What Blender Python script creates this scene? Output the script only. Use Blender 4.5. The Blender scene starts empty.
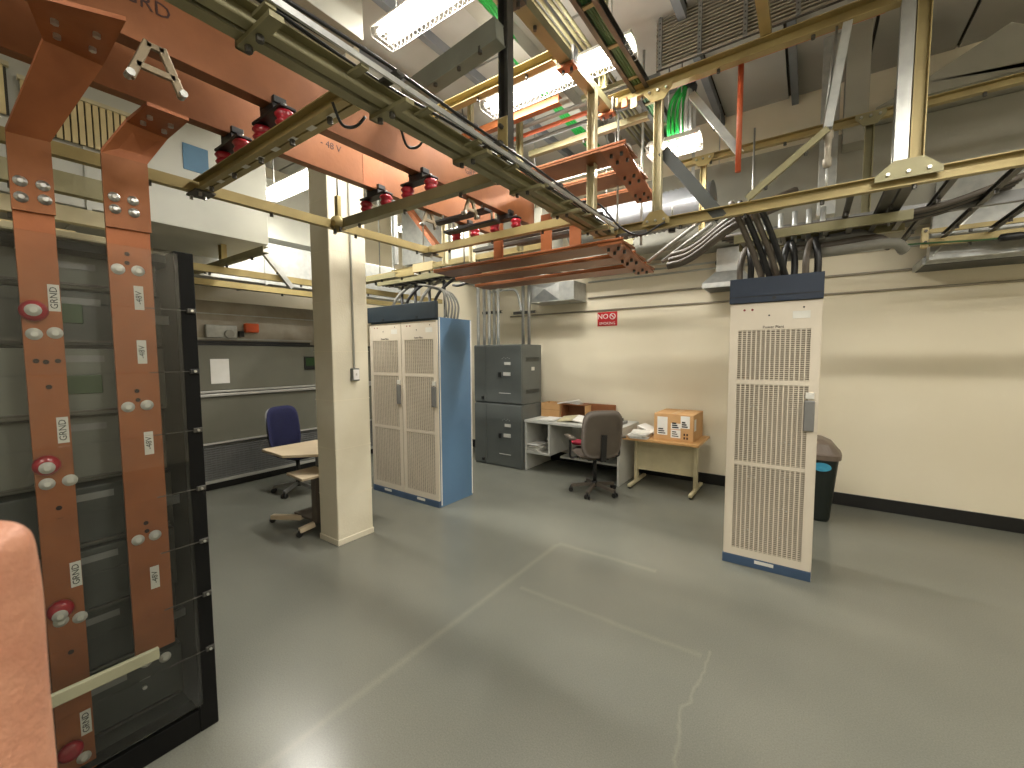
import bpy, bmesh, math, random
from mathutils import Vector, Matrix
random.seed(7)
R = math.radians
SC = bpy.context.scene
COL = SC.collection

# ------------------------------------------------------------------ camera, world, exposure
CAM = Vector((0, 0, 1.58)); FPX = 418.04
YAW, PITCH, ROLL = R(35.23), R(3.878), R(-0.287)
fwd = Vector((-math.sin(YAW)*math.cos(PITCH), math.cos(YAW)*math.cos(PITCH), -math.sin(PITCH)))
rgt = Vector((math.cos(YAW), math.sin(YAW), 0)); upv = rgt.cross(fwd)
cr, sr = math.cos(ROLL), math.sin(ROLL)
rgt, upv = cr*rgt+sr*upv, -sr*rgt+cr*upv
cd = bpy.data.cameras.new('camera'); cam = bpy.data.objects.new('camera', cd); COL.objects.link(cam)
cam.matrix_world = Matrix(((rgt.x, upv.x, -fwd.x, CAM.x), (rgt.y, upv.y, -fwd.y, CAM.y), (rgt.z, upv.z, -fwd.z, CAM.z), (0, 0, 0, 1)))
cd.sensor_fit = 'HORIZONTAL'; cd.sensor_width = 36.0; cd.lens = FPX/1024*36; cd.clip_start = 0.01; cd.clip_end = 60
cd.dof.use_dof = True; cd.dof.focus_distance = 3.2; cd.dof.aperture_fstop = 23.0
SC.camera = cam
w = bpy.data.worlds.new('world'); SC.world = w; w.use_nodes = True
w.node_tree.nodes['Background'].inputs[0].default_value = (0.5, 0.5, 0.47, 1)
w.node_tree.nodes['Background'].inputs[1].default_value = 0.05
SC.view_settings.view_transform = 'Standard'; SC.view_settings.look = 'None'
SC.view_settings.gamma = 1.0; SC.view_settings.use_curve_mapping = False
SC.view_settings.exposure = 0.08
LAMP_W = 62.0          # watts of each fluorescent fixture
CEIL = 4.3

def at(px, py, ax, v):
    """point on the plane ax = v seen at photo pixel px, py"""
    d = rgt*((px-512)/FPX) - upv*((py-384)/FPX) + fwd
    i = 'xyz'.index(ax); t = (v-CAM[i])/d[i]
    return CAM + d*t

# ------------------------------------------------------------------ materials
def lin(c):
    return tuple(((x/255)/12.92 if x/255 <= 0.04045 else ((x/255+0.055)/1.055)**2.4) for x in c)+(1,)
MATS = {}
def mat(name, c, rough=0.5, metal=0.0, c2=None, scale=6, amt=1.0, bump=0.0, bscale=60, coat=0.0, stretch=None, detail=4):
    if name in MATS: return MATS[name]
    m = bpy.data.materials.new(name); m.use_nodes = True; nt = m.node_tree; N = nt.nodes; L = nt.links
    p = N['Principled BSDF']; p.inputs['Roughness'].default_value = rough; p.inputs['Metallic'].default_value = metal
    if coat: p.inputs['Coat Weight'].default_value = coat; p.inputs['Coat Roughness'].default_value = 0.15
    tc = N.new('ShaderNodeTexCoord'); mp = N.new('ShaderNodeMapping'); L.new(tc.outputs['Object'], mp.inputs[0])
    if stretch: mp.inputs['Scale'].default_value = stretch
    if c2 is None: c2 = tuple(int(x*0.9) for x in c)
    nz = N.new('ShaderNodeTexNoise'); nz.inputs['Scale'].default_value = scale; nz.inputs['Detail'].default_value = detail
    L.new(mp.outputs[0], nz.inputs['Vector'])
    rp = N.new('ShaderNodeValToRGB'); rp.color_ramp.elements[0].position = 0.5-0.25*amt; rp.color_ramp.elements[1].position = 0.5+0.25*amt
    rp.color_ramp.elements[0].color = lin(c); rp.color_ramp.elements[1].color = lin(c2)
    L.new(nz.outputs['Fac'], rp.inputs[0]); L.new(rp.outputs[0], p.inputs['Base Color'])
    if bump:
        n2 = N.new('ShaderNodeTexNoise'); n2.inputs['Scale'].default_value = bscale; L.new(mp.outputs[0], n2.inputs['Vector'])
        b = N.new('ShaderNodeBump'); b.inputs['Strength'].default_value = bump; b.inputs['Distance'].default_value = 0.004
        L.new(n2.outputs['Fac'], b.inputs['Height']); L.new(b.outputs[0], p.inputs['Normal'])
    MATS[name] = m; return m
def emis(name, c, s):
    m = bpy.data.materials.new(name); m.use_nodes = True; nt = m.node_tree
    p = nt.nodes['Principled BSDF']; p.inputs['Base Color'].default_value = (0.9, 0.9, 0.88, 1)
    p.inputs['Emission Color'].default_value = lin(c); p.inputs['Emission Strength'].default_value = s
    MATS[name] = m; return m
def clear(name, tint, gloss):
    m = bpy.data.materials.new(name); m.use_nodes = True; nt = m.node_tree; N = nt.nodes; L = nt.links
    N.remove(N['Principled BSDF']); out = N['Material Output']
    t = N.new('ShaderNodeBsdfTransparent'); t.inputs[0].default_value = tint
    g = N.new('ShaderNodeBsdfGlossy'); g.inputs['Roughness'].default_value = 0.03
    f = N.new('ShaderNodeFresnel'); f.inputs['IOR'].default_value = gloss
    x = N.new('ShaderNodeMixShader'); L.new(f.outputs[0], x.inputs[0]); L.new(t.outputs[0], x.inputs[1]); L.new(g.outputs[0], x.inputs[2])
    L.new(x.outputs[0], out.inputs['Surface']); MATS[name] = m; return m

mat('cream_wall', (232, 223, 200), 0.6, 0, (226, 216, 191), 1.2, 1, 0.15, 90)
mat('cream_block', (228, 221, 200), 0.55, 0, (217, 208, 184), 3, 1, 0.25, 70)
mat('upper_wall', (150, 146, 130), 0.7, 0, (140, 136, 120), 1.5)
mat('ceiling_paint', (188, 186, 178), 0.8, 0, (172, 170, 162), 2.0)
mat('joist_grey', (128, 132, 136), 0.6)
mat('zinc_pale', (206, 197, 164), 0.42, 0.25, (190, 180, 146), 6)
mat('joint_dark', (70, 66, 58), 0.9)
mat('black_vinyl', (20, 20, 21), 0.4)
mat('copper', (144, 91, 54), 0.40, 0.45, (118, 70, 38), 5, 1.2, 0.12, 40)
mat('copper_dull', (166, 100, 58), 0.45, 0.35, (134, 76, 42), 7, 1.3, 0.15, 50)
mat('zinc_yellow', (174, 157, 106), 0.42, 0.3, (148, 132, 88), 6, 1.2, 0.1, 60)
mat('zinc_olive', (150, 144, 108), 0.45, 0.3, (126, 120, 90), 6, 1.2, 0.1, 60)
mat('steel', (176, 176, 170), 0.35, 0.8, (150, 150, 146), 14, 1.2)
mat('steel_dark', (98, 96, 90), 0.45, 0.6, (70, 68, 64), 10, 1.2)
mat('galvanised', (196, 197, 192), 0.38, 0.55, (168, 170, 168), 16, 1.0, 0.12, 30)
mat('duct_grey', (196, 196, 186), 0.55, 0.15, (178, 178, 168), 2.5, 1.2, 0.06, 20)
mat('duct_dark', (164, 162, 150), 0.6, 0.05, (148, 146, 134), 2.5)
mat('plenum_metal', (176, 170, 156), 0.5, 0.25, (136, 124, 104), 4, 1.4)
mat('red_insulator', (176, 24, 44), 0.28, 0, (150, 16, 36), 8, 1, coat=0.4)
mat('dull_red', (132, 40, 44), 0.4, 0)
mat('black_cable', (26, 26, 27), 0.45)
mat('brown_cable', (92, 84, 74), 0.55, 0, (76, 68, 58))
mat('grey_cable', (142, 140, 132), 0.5)
mat('green_cable', (36, 164, 66), 0.45, 0, (26, 136, 54))
mat('dark_green_cable', (58, 104, 60), 0.5)
mat('orange_pipe', (196, 104, 66), 0.45, 0.0, (186, 84, 50))
mat('bracket_metal', (138, 124, 100), 0.42, 0.5)
mat('brace_grey', (150, 154, 144), 0.45, 0.3)
mat('bolt_steel', (205, 205, 200), 0.28, 0.85)
mat('washer_white', (222, 220, 210), 0.4, 0.1)
mat('hole_dark', (40, 20, 14), 0.8)
mat('board_black', (15, 15, 15), 0.6, 0, (22, 22, 21), 5)
mat('board_grey', (112, 114, 104), 0.5, 0.1, (96, 98, 90), 4)
mat('board_dark', (66, 69, 65), 0.5, 0.1, (52, 55, 52), 4)
mat('board_green', (40, 70, 34), 0.35, 0)
mat('paper', (232, 230, 224), 0.8, 0, (222, 219, 212), 9)
mat('label_white', (224, 222, 212), 0.6)
mat('ink', (30, 28, 28), 0.7)
mat('ink_brown', (58, 26, 16), 0.7)
mat('strap_beige', (152, 150, 124), 0.5, 0.1)
mat('cabinet_blue', (94, 126, 156), 0.45, 0, (88, 119, 150), 3)
mat('header_blue', (32, 46, 66), 0.4, 0, (27, 40, 58), 3)
mat('header_black', (36, 48, 56), 0.45, 0, (30, 40, 48), 3)
mat('door_beige', (214, 204, 186), 0.5, 0, (206, 196, 178), 3)
mat('slot_dark', (150, 140, 124), 0.6)
mat('base_blue', (62, 84, 112), 0.45)
mat('handle_grey', (130, 130, 128), 0.4, 0.2)
mat('box_grey', (104, 108, 104), 0.45, 0.15, (94, 98, 95), 3)
mat('unit_grey', (112, 111, 98), 0.5, 0.05, (102, 101, 88), 2.5)
mat('unit_rail', (186, 184, 176), 0.4, 0.3)
mat('desk_grey', (198, 198, 190), 0.55, 0, (186, 186, 178), 5)
mat('wood_top', (200, 158, 104), 0.4, 0, (184, 140, 88), 3, 1, 0, 10, 0, (1, 14, 1))
mat('table_beige', (196, 178, 150), 0.5, 0, (184, 166, 138), 4)
mat('cream_metal', (206, 196, 160), 0.45, 0.05)
mat('cardboard', (204, 162, 112), 0.8, 0, (190, 146, 96), 5)
mat('cardboard_brown', (140, 88, 50), 0.7, 0, (120, 72, 40), 5)
mat('fabric_brown', (92, 82, 72), 0.9, 0, (78, 69, 60), 60, 1, 0.4, 300)
mat('fabric_blue', (24, 27, 72), 0.9, 0, (18, 20, 54), 60, 1, 0.4, 300)
mat('fabric_red', (150, 26, 50), 0.85)
mat('plastic_black', (30, 30, 30), 0.45)
mat('plastic_brown', (92, 83, 73), 0.6)
mat('bin_green', (20, 30, 26), 0.45)
mat('bin_lid', (112, 98, 86), 0.5)
mat('bin_label', (70, 160, 190), 0.4, 0, (40, 120, 160), 20)
mat('sign_red', (196, 26, 34), 0.4)
mat('sign_white', (240, 236, 230), 0.5)
mat('tag_blue', (92, 134, 166), 0.6)
mat('orange_plastic', (226, 92, 34), 0.4)
mat('exit_green', (30, 60, 40), 0.5)
mat('louvre_cream', (216, 198, 150), 0.6, 0, (202, 184, 138), 4)
mat('louvre_dark', (158, 150, 134), 0.6, 0.1)
mat('flex_silver', (150, 153, 157), 0.4, 0.5)
mat('skin', (178, 128, 102), 0.5, 0, (164, 110, 86), 90, 1, 0.15, 500)
MATS['board_black'].node_tree.nodes['Principled BSDF'].inputs['Specular IOR Level'].default_value = 0.12
MATS['skin'].node_tree.nodes['Principled BSDF'].inputs['Subsurface Weight'].default_value = 0.04
MATS['skin'].node_tree.nodes['Principled BSDF'].inputs['Subsurface Radius'].default_value = (0.01, 0.004, 0.002)
emis('tube_glow', (255, 250, 236), 14.0)
clear('plexiglass', (0.95, 0.96, 0.955, 1), 1.42)
clear('lamp_guard', (0.93, 0.93, 0.93, 1), 1.45)

# ------------------------------------------------------------------ mesh helpers
def wloc(o):
    v = Vector((0, 0, 0))
    while o is not None: v += o.location; o = o.parent
    return v
class MB:
    def __init__(s, M=None): s.v = []; s.f = []; s.sm = []; s.M = M
    def add(s, vs, fs, smooth=False):
        n = len(s.v); s.v += [(s.M @ Vector(v)) if s.M else Vector(v) for v in vs]
        s.f += [tuple(i+n for i in f) for f in fs]; s.sm += [smooth]*len(fs); return s
    def box(s, x0, x1, y0, y1, z0, z1):
        if x0 > x1: x0, x1 = x1, x0
        if y0 > y1: y0, y1 = y1, y0
        if z0 > z1: z0, z1 = z1, z0
        return s.add([(x0,y0,z0),(x1,y0,z0),(x1,y1,z0),(x0,y1,z0),(x0,y0,z1),(x1,y0,z1),(x1,y1,z1),(x0,y1,z1)],
                     [(0,3,2,1),(4,5,6,7),(0,1,5,4),(1,2,6,5),(2,3,7,6),(3,0,4,7)])
    def frame(s, p, q, up=(0, 0, 1)):
        p = Vector(p); q = Vector(q); d = (q-p).normalized(); u = Vector(up)
        if abs(d.dot(u)) > 0.98: u = Vector((0, 1, 0))
        a = d.cross(u).normalized(); b = a.cross(d).normalized(); return p, q, a, b
    def ext(s, p, q, poly, up=(0, 0, 1), smooth=False):
        """extrude a 2-d section (side, up) from p to q"""
        p, q, a, b = s.frame(p, q, up); n = len(poly)
        vs = [p+a*x+b*y for x, y in poly]+[q+a*x+b*y for x, y in poly]
        fs = [(i, (i+1) % n, n+(i+1) % n, n+i) for i in range(n)]
        fs = [f[::-1] for f in fs]
        s.add(vs, fs, smooth); k = len(s.v)-2*n
        s.f += [tuple(range(k, k+n)), tuple(range(k+2*n-1, k+n-1, -1))]; s.sm += [False, False]; return s
    def beam(s, p, q, w, h, up=(0, 0, 1)):
        return s.ext(p, q, [(-w/2,-h/2),(w/2,-h/2),(w/2,h/2),(-w/2,h/2)], up)
    def chan(s, p, q, w, h, t=0.006, up=(0, 0, 1), side=1):
        """C-channel, web on +side, open on the other"""
        k = side
        poly = [(k*w/2,-h/2),(k*w/2,h/2),(-k*w/2,h/2),(-k*w/2,h/2-t),(k*(w/2-t),h/2-t),(k*(w/2-t),-h/2+t),(-k*w/2,-h/2+t),(-k*w/2,-h/2)]
        if k < 0: poly = poly[::-1]
        return s.ext(p, q, poly, up)
    def cyl(s, p, q, r, n=12, r2=None, smooth=True):
        p, q, a, b = s.frame(p, q); r2 = r if r2 is None else r2
        c = [(math.cos(2*math.pi*i/n), math.sin(2*math.pi*i/n)) for i in range(n)]
        vs = [p+a*(x*r)+b*(y*r) for x, y in c]+[q+a*(x*r2)+b*(y*r2) for x, y in c]
        s.add(vs, [(i, n+i, n+(i+1) % n, (i+1) % n) for i in range(n)], smooth); k = len(s.v)-2*n
        s.f += [tuple(range(k, k+n)), tuple(range(k+2*n-1, k+n-1, -1))]; s.sm += [False, False]; return s
    def tube(s, pts, r, n=8, sub=5):
        pts = [Vector(p) for p in pts]
        if len(pts) > 2 and sub > 1:
            P = [pts[0]*2-pts[1]]+pts+[pts[-1]*2-pts[-2]]; out = []
            for i in range(1, len(P)-2):
                for k in range(sub):
                    t = k/sub; a, b, c, d = P[i-1], P[i], P[i+1], P[i+2]
                    out.append(0.5*((2*b)+(c-a)*t+(2*a-5*b+4*c-d)*t*t+(3*b-a-3*c+d)*t**3))
            pts = out+[pts[-1]]
        vs = []; prev = None
        for i, p in enumerate(pts):
            d = (pts[min(i+1, len(pts)-1)]-pts[max(i-1, 0)]).normalized()
            if prev is None:
                a = d.cross(Vector((0.01, 0.02, 1))); a = a if a.length > 0.05 else d.cross(Vector((0, 1, 0)))
            else: a = prev-d*prev.dot(d)
            a.normalize(); prev = a; b = d.cross(a)
            vs += [p+(a*math.cos(2*math.pi*k/n)+b*math.sin(2*math.pi*k/n))*r for k in range(n)]
        m = len(pts)
        s.add(vs, [(i*n+k, i*n+(k+1) % n, (i+1)*n+(k+1) % n, (i+1)*n+k) for i in range(m-1) for k in range(n)], True)
        k = len(s.v)-m*n; s.f += [tuple(range(k+n-1, k-1, -1)), tuple(range(k+(m-1)*n, k+m*n))]; s.sm += [False, False]; return s
    def lathe(s, c, axis, prof, n=16, smooth=True):
        """prof: list of (radius, distance along axis)"""
        c = Vector(c); ax = Vector(axis).normalized(); _, _, a, b = s.frame(c, c+ax)
        vs = []; m = len(prof)
        for r, h in prof: vs += [c+ax*h+(a*math.cos(2*math.pi*k/n)+b*math.sin(2*math.pi*k/n))*max(r, 1e-5) for k in range(n)]
        s.add(vs, [(i*n+k, (i+1)*n+k, (i+1)*n+(k+1) % n, i*n+(k+1) % n) for i in range(m-1) for k in range(n)], smooth)
        k = len(s.v)-m*n; s.f += [tuple(range(k, k+n)), tuple(range(k+m*n-1, k+(m-1)*n-1, -1))]; s.sm += [False, False]; return s
    def plate(s, pts, off):
        """thick plate: polygon pts moved by vector off"""
        n = len(pts); pts = [Vector(p) for p in pts]; off = Vector(off)
        return s.add(pts+[p+off for p in pts], [tuple(range(n)), tuple(range(2*n-1, n-1, -1))]+[(i, n+i, n+(i+1) % n, (i+1) % n) for i in range(n)])
    def pad(s, w, h, t, curve=0.0, e=4.0, rings=6, n=32):
        """cushion in the xz plane, centre at origin, facing -y, bent about z"""
        def pt(r, k, side):
            a = 2*math.pi*k/n; c, q = math.cos(a), math.sin(a)
            x = math.copysign(abs(c)**(2/e), c)*w/2*r; z = math.copysign(abs(q)**(2/e), q)*h/2*r
            return (x, side*t/2*(1-r**6)**0.5 - curve*x*x, z)
        vs = []; fs = []
        for side in (-1, 1):
            b = len(vs); vs.append((0, side*t/2, 0))
            for i in range(1, rings+1): vs += [pt(i/rings, k, side) for k in range(n)]
            for k in range(n): f = (b, b+1+k, b+1+(k+1) % n); fs.append(f if side < 0 else f[::-1])
            for i in range(rings-1):
                for k in range(n):
                    f = (b+1+i*n+k, b+1+(i+1)*n+k, b+1+(i+1)*n+(k+1) % n, b+1+i*n+(k+1) % n); fs.append(f if side < 0 else f[::-1])
        h_ = len(vs)//2
        for k in range(n):
            i = 1+(rings-1)*n; fs.append((i+k, h_+i+k, h_+i+(k+1) % n, i+(k+1) % n))
        return s.add(vs, fs, True)
    def mesh(s, name, m, off=Vector((0, 0, 0))):
        me = bpy.data.meshes.new(name); me.from_pydata([tuple(v-off) for v in s.v], [], s.f)
        me.polygons.foreach_set('use_smooth', s.sm); me.materials.append(MATS[m]); me.update(); return me
    def build(s, name, m, parent=None, bevel=0.0, loc=None):
        off = wloc(parent) if parent is not None else (Vector(loc) if loc is not None else Vector((0, 0, 0)))
        if s.M is not None: off = Vector((0, 0, 0))
        o = bpy.data.objects.new(name, s.mesh(name, m, off)); COL.objects.link(o); o.parent = parent
        if parent is None and loc is not None: o.location = loc
        if bevel:
            b = o.modifiers.new('bevel', 'BEVEL'); b.width = bevel; b.segments = 2; b.limit_method = 'ANGLE'; b.angle_limit = R(40)
        return o
def fixn(o):
    bm = bmesh.new(); bm.from_mesh(o.data); bmesh.ops.recalc_face_normals(bm, faces=bm.faces); bm.to_mesh(o.data); bm.free(); return o
def tag(o, label, cat, group=None, kind=None):
    o['label'] = label; o['category'] = cat
    if group: o['group'] = group
    if kind: o['kind'] = kind
    return o
def struct(o): o['kind'] = 'structure'; return o
def stuff(o): o['kind'] = 'stuff'; return o
def thing(name, label, cat, loc=(0, 0, 0), rz=0, group=None):
    o = bpy.data.objects.new(name, None); COL.objects.link(o); o.location = loc; o.rotation_euler.z = rz; o.empty_display_size = 0.1
    return tag(o, label, cat, group)
def put(me, name, parent, loc, rot=None):
    o = bpy.data.objects.new(name, me); COL.objects.link(o); o.parent = parent
    o.location = Vector(loc)-wloc(parent) if parent is not None else loc
    if rot: o.rotation_euler = rot
    return o
def text(txt, size, m, parent, loc, xdir, ydir, name='lettering', align='CENTER', ext=0.0006):
    cu = bpy.data.curves.new('t', 'FONT'); cu.body = txt; cu.size = size; cu.align_x = align; cu.align_y = 'CENTER'; cu.extrude = ext; cu.resolution_u = 2
    to = bpy.data.objects.new('t', cu); COL.objects.link(to)
    me = bpy.data.meshes.new_from_object(to); bpy.data.objects.remove(to); bpy.data.curves.remove(cu)
    x = Vector(xdir).normalized(); y = Vector(ydir).normalized(); z = x.cross(y)
    M = Matrix(((x.x, y.x, z.x), (x.y, y.y, z.y), (x.z, y.z, z.z))).to_4x4(); me.transform(M)
    me.materials.clear(); me.materials.append(MATS[m]); me.name = name
    o = bpy.data.objects.new(name, me); COL.objects.link(o); o.parent = parent; o.location = Vector(loc)-wloc(parent); return o

# ------------------------------------------------------------------ room shell
X0, X1, Y0, Y1 = -6.45, 3.6, -3.4, 5.5
def floor_material():
    m = bpy.data.materials.new('floor_epoxy'); m.use_nodes = True; nt = m.node_tree; N = nt.nodes; L = nt.links
    p = N['Principled BSDF']; tc = N.new('ShaderNodeTexCoord'); sp = N.new('ShaderNodeSeparateXYZ'); L.new(tc.outputs['Object'], sp.inputs[0])
    def nz(s, d=4):
        n = N.new('ShaderNodeTexNoise'); n.inputs['Scale'].default_value = s; n.inputs['Detail'].default_value = d; L.new(tc.outputs['Object'], n.inputs['Vector']); return n
    def ma(op, a, b=None, c=None):
        n = N.new('ShaderNodeMath'); n.operation = op
        for i, v in enumerate((a, b, c)):
            if v is None: continue
            if isinstance(v, (int, float)): n.inputs[i].default_value = v
            else: L.new(v, n.inputs[i])
        return n.outputs[0]
    big = nz(0.9); fine = nz(40, 2); wob = nz(3.0, 3)
    rp = N.new('ShaderNodeValToRGB'); rp.color_ramp.elements[0].position = 0.3; rp.color_ramp.elements[1].position = 0.7
    rp.color_ramp.elements[0].color = lin((107, 108, 99)); rp.color_ramp.elements[1].color = lin((119, 119, 109)); L.new(big.outputs['Fac'], rp.inputs[0])
    # worn pale seams of the coating: each is a strip in floor metres
    def strip(coord, c, hw, other, a, b, wobble=0.02):
        d = ma('ABSOLUTE', ma('SUBTRACT', ma('ADD', coord, ma('MULTIPLY', ma('SUBTRACT', wob.outputs['Fac'], 0.5), wobble)), c))
        k = ma('SUBTRACT', 1.0, ma('SMOOTH_MIN', ma('DIVIDE', d, hw), 1.0, 0.2))
        k = ma('MAXIMUM', k, 0.0)
        return ma('MULTIPLY', k, ma('MULTIPLY', ma('GREATER_THAN', other, a), ma('LESS_THAN', other, b)))
    x, y = sp.outputs[0], sp.outputs[1]
    s1 = strip(x, -1.66, 0.035, y, 0.6, 3.0); s2 = strip(y, 3.02, 0.04, x, -1.66, -0.85, 0.03)
    s3 = strip(y, 2.28, 0.03, x, -1.55, -0.4, 0.05); s4 = strip(x, -0.38, 0.012, y, 1.2, 2.35, 0.22)
    tot = ma('MINIMUM', ma('ADD', ma('ADD', ma('MULTIPLY', s1, 0.14), ma('MULTIPLY', s2, 0.13)), ma('ADD', ma('MULTIPLY', s3, 0.10), ma('MULTIPLY', s4, 0.17))), 0.25)
    tot = ma('MULTIPLY', tot, ma('ADD', 0.35, fine.outputs['Fac']))
    gr = nz(160, 2); gm = N.new('ShaderNodeMixRGB'); gm.blend_type = 'MULTIPLY'; gm.inputs[0].default_value = 1.0; gv = ma('ADD', 0.72, ma('MULTIPLY', gr.outputs['Fac'], 0.56)); L.new(rp.outputs[0], gm.inputs[1]); L.new(gv, gm.inputs[2])
    mx = N.new('ShaderNodeMixRGB'); L.new(tot, mx.inputs[0]); L.new(gm.outputs[0], mx.inputs[1]); mx.inputs[2].default_value = lin((182, 176, 156))
    L.new(mx.outputs[0], p.inputs['Base Color'])
    p.inputs['Roughness'].default_value = 0.23
    b = N.new('ShaderNodeBump'); b.inputs['Strength'].default_value = 0.12; b.inputs['Distance'].default_value = 0.002
    n2 = nz(90, 2); L.new(n2.outputs['Fac'], b.inputs['Height']); L.new(b.outputs[0], p.inputs['Normal'])
    MATS['floor_epoxy'] = m
floor_material()
struct(MB().box(X0-.1, X1+.1, Y0-.1, Y1+.1, -0.1, 0).build('floor', 'floor_epoxy'))
ceil = struct(MB().box(X0-.1, X1+.1, Y0-.1, Y1+.1, CEIL+.02, CEIL+.12).build('ceiling', 'joint_dark'))
pw, pl = 0.62, 2.2
cp = MB().box(-pw/2+.012, pw/2-.012, -pl/2+.012, pl/2-.012, -0.005, 0.02).mesh('ceiling_panel', 'ceiling_paint')
i = 0
x = X0+pw/2
while x < X1:
    y = Y0+pl/2
    while y < Y1+pl/2: put(cp, 'ceiling_panel', ceil, (x, min(y, Y1-pl/2+.3), CEIL)); y += pl
    x += pw
struct(MB().box(X0-.1, X1+.1, Y1, Y1+.1, 0, CEIL+.02).build('wall_back', 'cream_wall'))
struct(MB().box(X0-.1, X0, Y0, Y1, 0, CEIL+.02).build('wall_left', 'cream_wall'))
struct(MB().box(X1, X1+.1, Y0, Y1, 0, CEIL+.02).build('wall_right', 'cream_wall'))
struct(MB().box(X0-.1, X1+.1, Y0-.1, Y0, 0, CEIL+.02).build('wall_front', 'cream_wall'))
struct(MB().box(X0, X1, Y1-.012, Y1, 0, 0.13).build('baseboard_back', 'black_vinyl', bevel=.003))
# overhead steel beams on the ceiling
for k, bx in enumerate((-4.6, -2.05)):
    o = MB().ext((bx, Y0, CEIL-.11), (bx, Y1, CEIL-.11), [(-.06,-.11),(.06,-.11),(.06,-.098),(.006,-.098),(.006,.098),(.06,.098),(.06,.105),(-.06,.105),(-.06,.098),(-.006,.098),(-.006,-.098),(-.06,-.098)]).build('trim_%d' % (k+1), 'duct_dark'); struct(o)

for k, bx in enumerate((-3.9, -3.3, -2.7, -1.75, -.9, -.2)): struct(MB().box(bx-.03, bx+.03, Y0, Y1, CEIL-.09, CEIL-.006).build('trim_%d' % (k+4), 'joist_grey'))

# ------------------------------------------------------------------ fluorescent lights
def light(cx, cy, z, label, ln=1.24, glow=1.0):
    t = thing('fluorescent_light', label, 'ceiling light', (cx, cy, z), group='guarded fluorescent strip lights')
    h = ln/2
    MB().ext((cx-h, cy, z+.07), (cx+h, cy, z+.07), [(-.10,-.01),(-.04,.05),(.04,.05),(.10,-.01),(.096,-.014),(.04,.03),(-.04,.03),(-.096,-.014)][::-1]).build('housing', 'sign_white', t)
    for s in (-1, 1):
        MB().cyl((cx-h+.02, cy+s*.045, z+.045), (cx+h-.02, cy+s*.045, z+.045), .018, 10).build('tube', 'tube_glow', t)
    g = MB(); n = 30
    for k in range(n+1):
        xx = cx-h+ln*k/n
        g.tube([(xx, cy-.10, z+.06), (xx, cy-.09, z), (xx, cy+.09, z), (xx, cy+.10, z+.06)], .002, 4, 1)
    for yy, zz in ((-.09, 0), (-.03, 0), (.03, 0), (.09, 0), (-.1, .06), (.1, .06)): g.cyl((cx-h, cy+yy, z+zz), (cx+h, cy+yy, z+zz), .0022, 4)
    stuff(g.build('wire_guard', 'sign_white', t))
    for s in (-1, 1): MB().cyl((cx+s*(h-.15), cy, z+.11), (cx+s*(h-.15), cy, CEIL), .005, 6).build('hanger_rod', 'steel', t)
    ld = bpy.data.lights.new('fluorescent_lamp', 'AREA'); ld.shape = 'RECTANGLE'; ld.size = ln-.06; ld.size_y = 0.12; ld.energy = LAMP_W*glow; ld.color = (1.0, 0.965, 0.89)
    lo = bpy.data.objects.new('lamp', ld); COL.objects.link(lo); lo.parent = t; lo.location = (0, 0, 0.022)
    lu = bpy.data.lights.new('added_uplight', 'AREA'); lu.shape = 'RECTANGLE'; lu.size = ln-.06; lu.size_y = 0.06; lu.energy = LAMP_W*glow*.09; lu.color = (1.0, 0.965, 0.89)  # added upward lamp that brightens the ceiling; the housing has no slots
    uo = bpy.data.objects.new('ceiling_fill', lu); COL.objects.link(uo); uo.parent = t; uo.location = (0, 0, 0.125); uo.rotation_euler.x = math.pi
    return t
a = at(393, 52, 'z', 3.75); light(a.x+.62, a.y-.09, 3.75, 'guarded strip light at the top edge above the steel tray')
a = at(491, 117, 'z', 3.6); light(a.x+.62, a.y-.05, 3.6, 'long guarded strip light behind the tall vertical post')
a = at(268, 200, 'z', 3.3); light(a.x+.62, a.y, 3.3, 'strip light hanging behind the cream column')
light(-2.1, 4.1, 3.5, 'strip light seen between the upper copper bars')
a = at(674, 152, 'z', 3.25); light(a.x, a.y, 3.25, 'short strip light glowing behind the green cable bundle', 0.4, .5)
light(0.95, 1.2, 3.5, 'unseen strip light added over the aisle beyond the right edge')  # out-of-view fixture added for the room lighting
light(-.9, -1.3, 3.5, 'unseen strip light added behind the camera over the left aisle', glow=.5)  # also out of view, put in to light the room from behind
light(1.3, -1.2, 3.5, 'unseen strip light added behind the camera over the right aisle')  # another unseen fixture added for general room light
light(-4.6, 4.42, 3.5, 'strip light above the blue cabinets')
light(2.6, 2.6, 3.5, 'strip light near the right wall')

# ------------------------------------------------------------------ large equipment on the floor
# square column
cx0, cx1, cy0, cy1 = -3.41, -3.14, 1.93, 2.27
col = struct(MB().box(cx0, cx1, cy0, cy1, 0, CEIL).build('wall_column', 'cream_block', bevel=.008))
struct(MB().box(cx0-.006, cx1+.006, cy0-.006, cy1+.006, 0, 0.05).build('trim_3', 'cream_block', bevel=.004))
for k in range(1, 11): MB().box(cx0-.0015, cx1+.0015, cy0-.0015, cy1+.0015, k*.405, k*.405+.004).build('block_joint', 'cream_wall', col)
t = thing('wall_switch', 'small grey switch box on the cream column', 'switch', (-3.139, 2.13, 1.43))
MB().box(-3.139, -3.10, 2.085, 2.15, 1.375, 1.48).build('box', 'box_grey', t, .004)
MB().box(-3.10, -3.096, 2.09, 2.145, 1.385, 1.47).build('cover_plate', 'sign_white', t, .002)
MB().box(-3.096, -3.088, 2.112, 2.122, 1.42, 1.44).build('toggle', 'label_white', t)
tag(MB().cyl((-3.128, 2.118, 1.48), (-3.128, 2.118, CEIL-.01), .009, 10).build('conduit_pipe', 'desk_grey'), 'thin grey conduit running up the cream column from the switch', 'conduit')

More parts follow.
